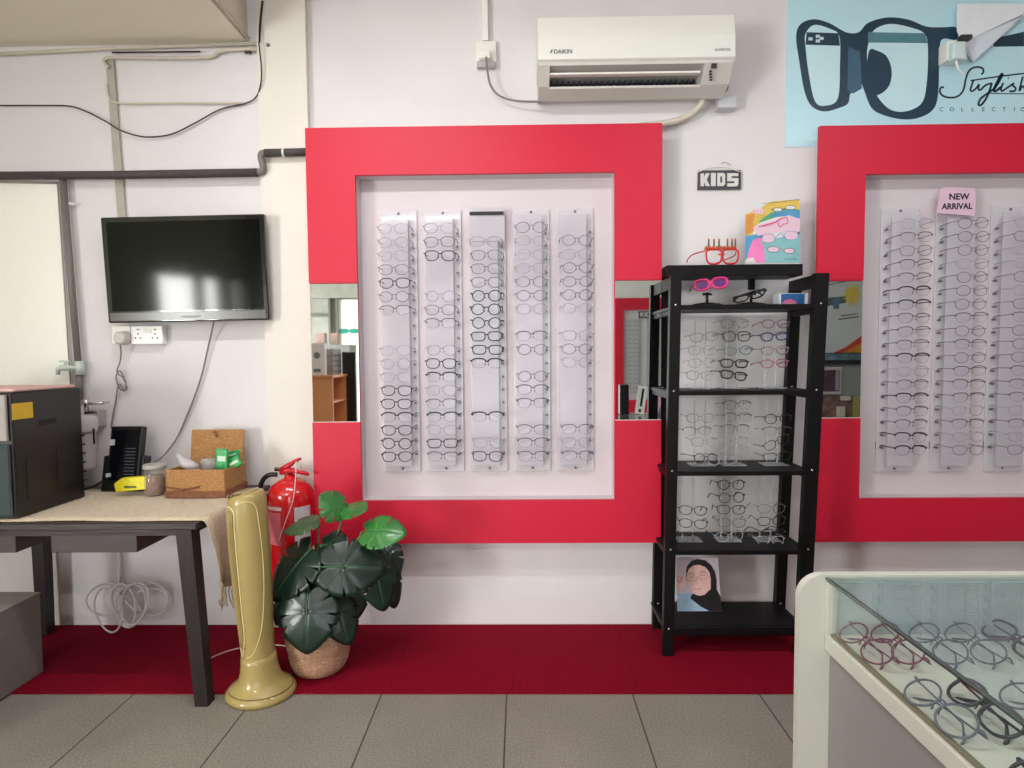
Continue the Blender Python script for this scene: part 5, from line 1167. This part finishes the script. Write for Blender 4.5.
# sun poster and shelf reflected in the second red frame
t = thing('sun_poster', 'white poster with a yellow cartoon sun, reflected in the far mirror', 'poster', (3.1, -3.2, 1.1))
YS = -3.2
def RP(px, py):      # place a mirrored point on the board at y = YS from where it shows in the mirror
    d_ = ray(px, py); k = (-2*(-.09)-YS*1.0 - CAM.y)/1.0
    yv = -.18 - YS; q = CAM + d_*((yv-CAM.y)/d_.y); return Vector((q.x, YS, q.z))
a, b_ = RP(812, 280), RP(866, 361)
m = MB(); m.box((a.x, YS-.02, b_.z), (b_.x+.1, YS, a.z+.2), m=0)
def rpoly(pts, mi, k): m.add([RP(820 + x/11.82, 275 + z/11.82) + Vector((0, .001*k, 0)) for x, z in pts], [tuple(range(len(pts)))], mi)
cx, cz = 370, 235
for k in range(16):
    an = 2*PI*k/16; rpoly([(cx+70*math.cos(an-.16), cz+85*math.sin(an-.16)), (cx+125*math.cos(an), cz+165*math.sin(an)), (cx+70*math.cos(an+.16), cz+85*math.sin(an+.16))], 1, 2)
rpoly([(cx+78*math.cos(q), cz+100*math.sin(q)) for q in [2*PI*i/20 for i in range(20)]], 1, 3)
rpoly([(0,285),(150,265),(300,250),(300,330),(200,345),(60,375),(0,375)], 2, 1); rpoly([(135,300),(180,270),(220,300),(215,400),(150,405)], 3, 4)
rpoly([(0,130),(150,100),(330,60),(330,72),(150,112),(0,142)], 2, 1)
rpoly([(235,478),(440,452),(440,464),(235,490)], 4, 1); rpoly([(210,518),(450,486),(450,500),(210,532)], 4, 1); rpoly([(-60,1010),(60,960),(300,850),(520,690),(560,690),(560,1010)], 5, 1); rpoly([(-60,1010),(60,985),(300,900),(560,760),(560,1030),(-60,1030)], 6, 2)
m.build('printed_board', [mat('sun_poster_ground', (206, 212, 212), .5), mat('sun_yellow', (226, 202, 90), .5, var=.1), mat('sun_strip', (84, 110, 96), .5, var=.4, scale=20), mat('figure_blue', (90, 120, 150), .5), mat('sun_ink', (80, 84, 90), .5), mat('poster_red_band', (200, 60, 50), .5), mat('sun_orange', (206, 142, 44), .5, var=.1)], t)
t = thing('rear_counter', 'grey shelf unit with framed picture under the sun poster, reflected', 'shelf unit', (3.2, YS-.1, 0))
a, b_ = RP(812, 361), RP(870, 420)
m = MB(); m.box((a.x-.1, YS-.3, .001), (b_.x+.2, YS+.0, a.z-.014), m=0); m.build('body', mat('counter_pale_grey', (146, 154, 152), .5, var=.04), t)
def rbox(px0, py0, px1, py1, nm, mt, d=.03):
    a, b_ = RP(px0, py0), RP(px1, py1); m = MB(); m.box((a.x, YS+.001, b_.z), (b_.x, YS+d, a.z), bev=.002); return m.build(nm, mt, t)
rbox(812, 353, 859, 364, 'dark_tray', mat('tray_dark', (30, 34, 36), .4)); rbox(812, 354, 859, 360, 'tray_contents', mat('blue_items', (96, 124, 140), .5, var=.5, scale=30), .05)
rbox(812, 367, 839, 394, 'picture_frame', mat('pale_frame', (200, 190, 190), .5)); rbox(812, 370, 837, 391, 'picture', mat('plum_picture', (76, 54, 72), .5, var=.4, scale=14), .035); rbox(833, 370, 836, 390, 'picture_column', mat('grey_item', (150, 156, 160), .5), .045)
rbox(812, 396, 852, 417, 'patterned_panel', mat('patterned_brown', (124, 96, 90), .6, var=.6, scale=18)); rbox(834, 406, 841, 416, 'cream_figure', mat('cream_item', (214, 206, 192), .5), .06); rbox(838, 396, 847, 400, 'cream_plaque', MATS['cream_item'], .05); rbox(850, 396, 856, 417, 'yellow_green_strip', mat('lime_strip', (160, 162, 90), .5), .05)
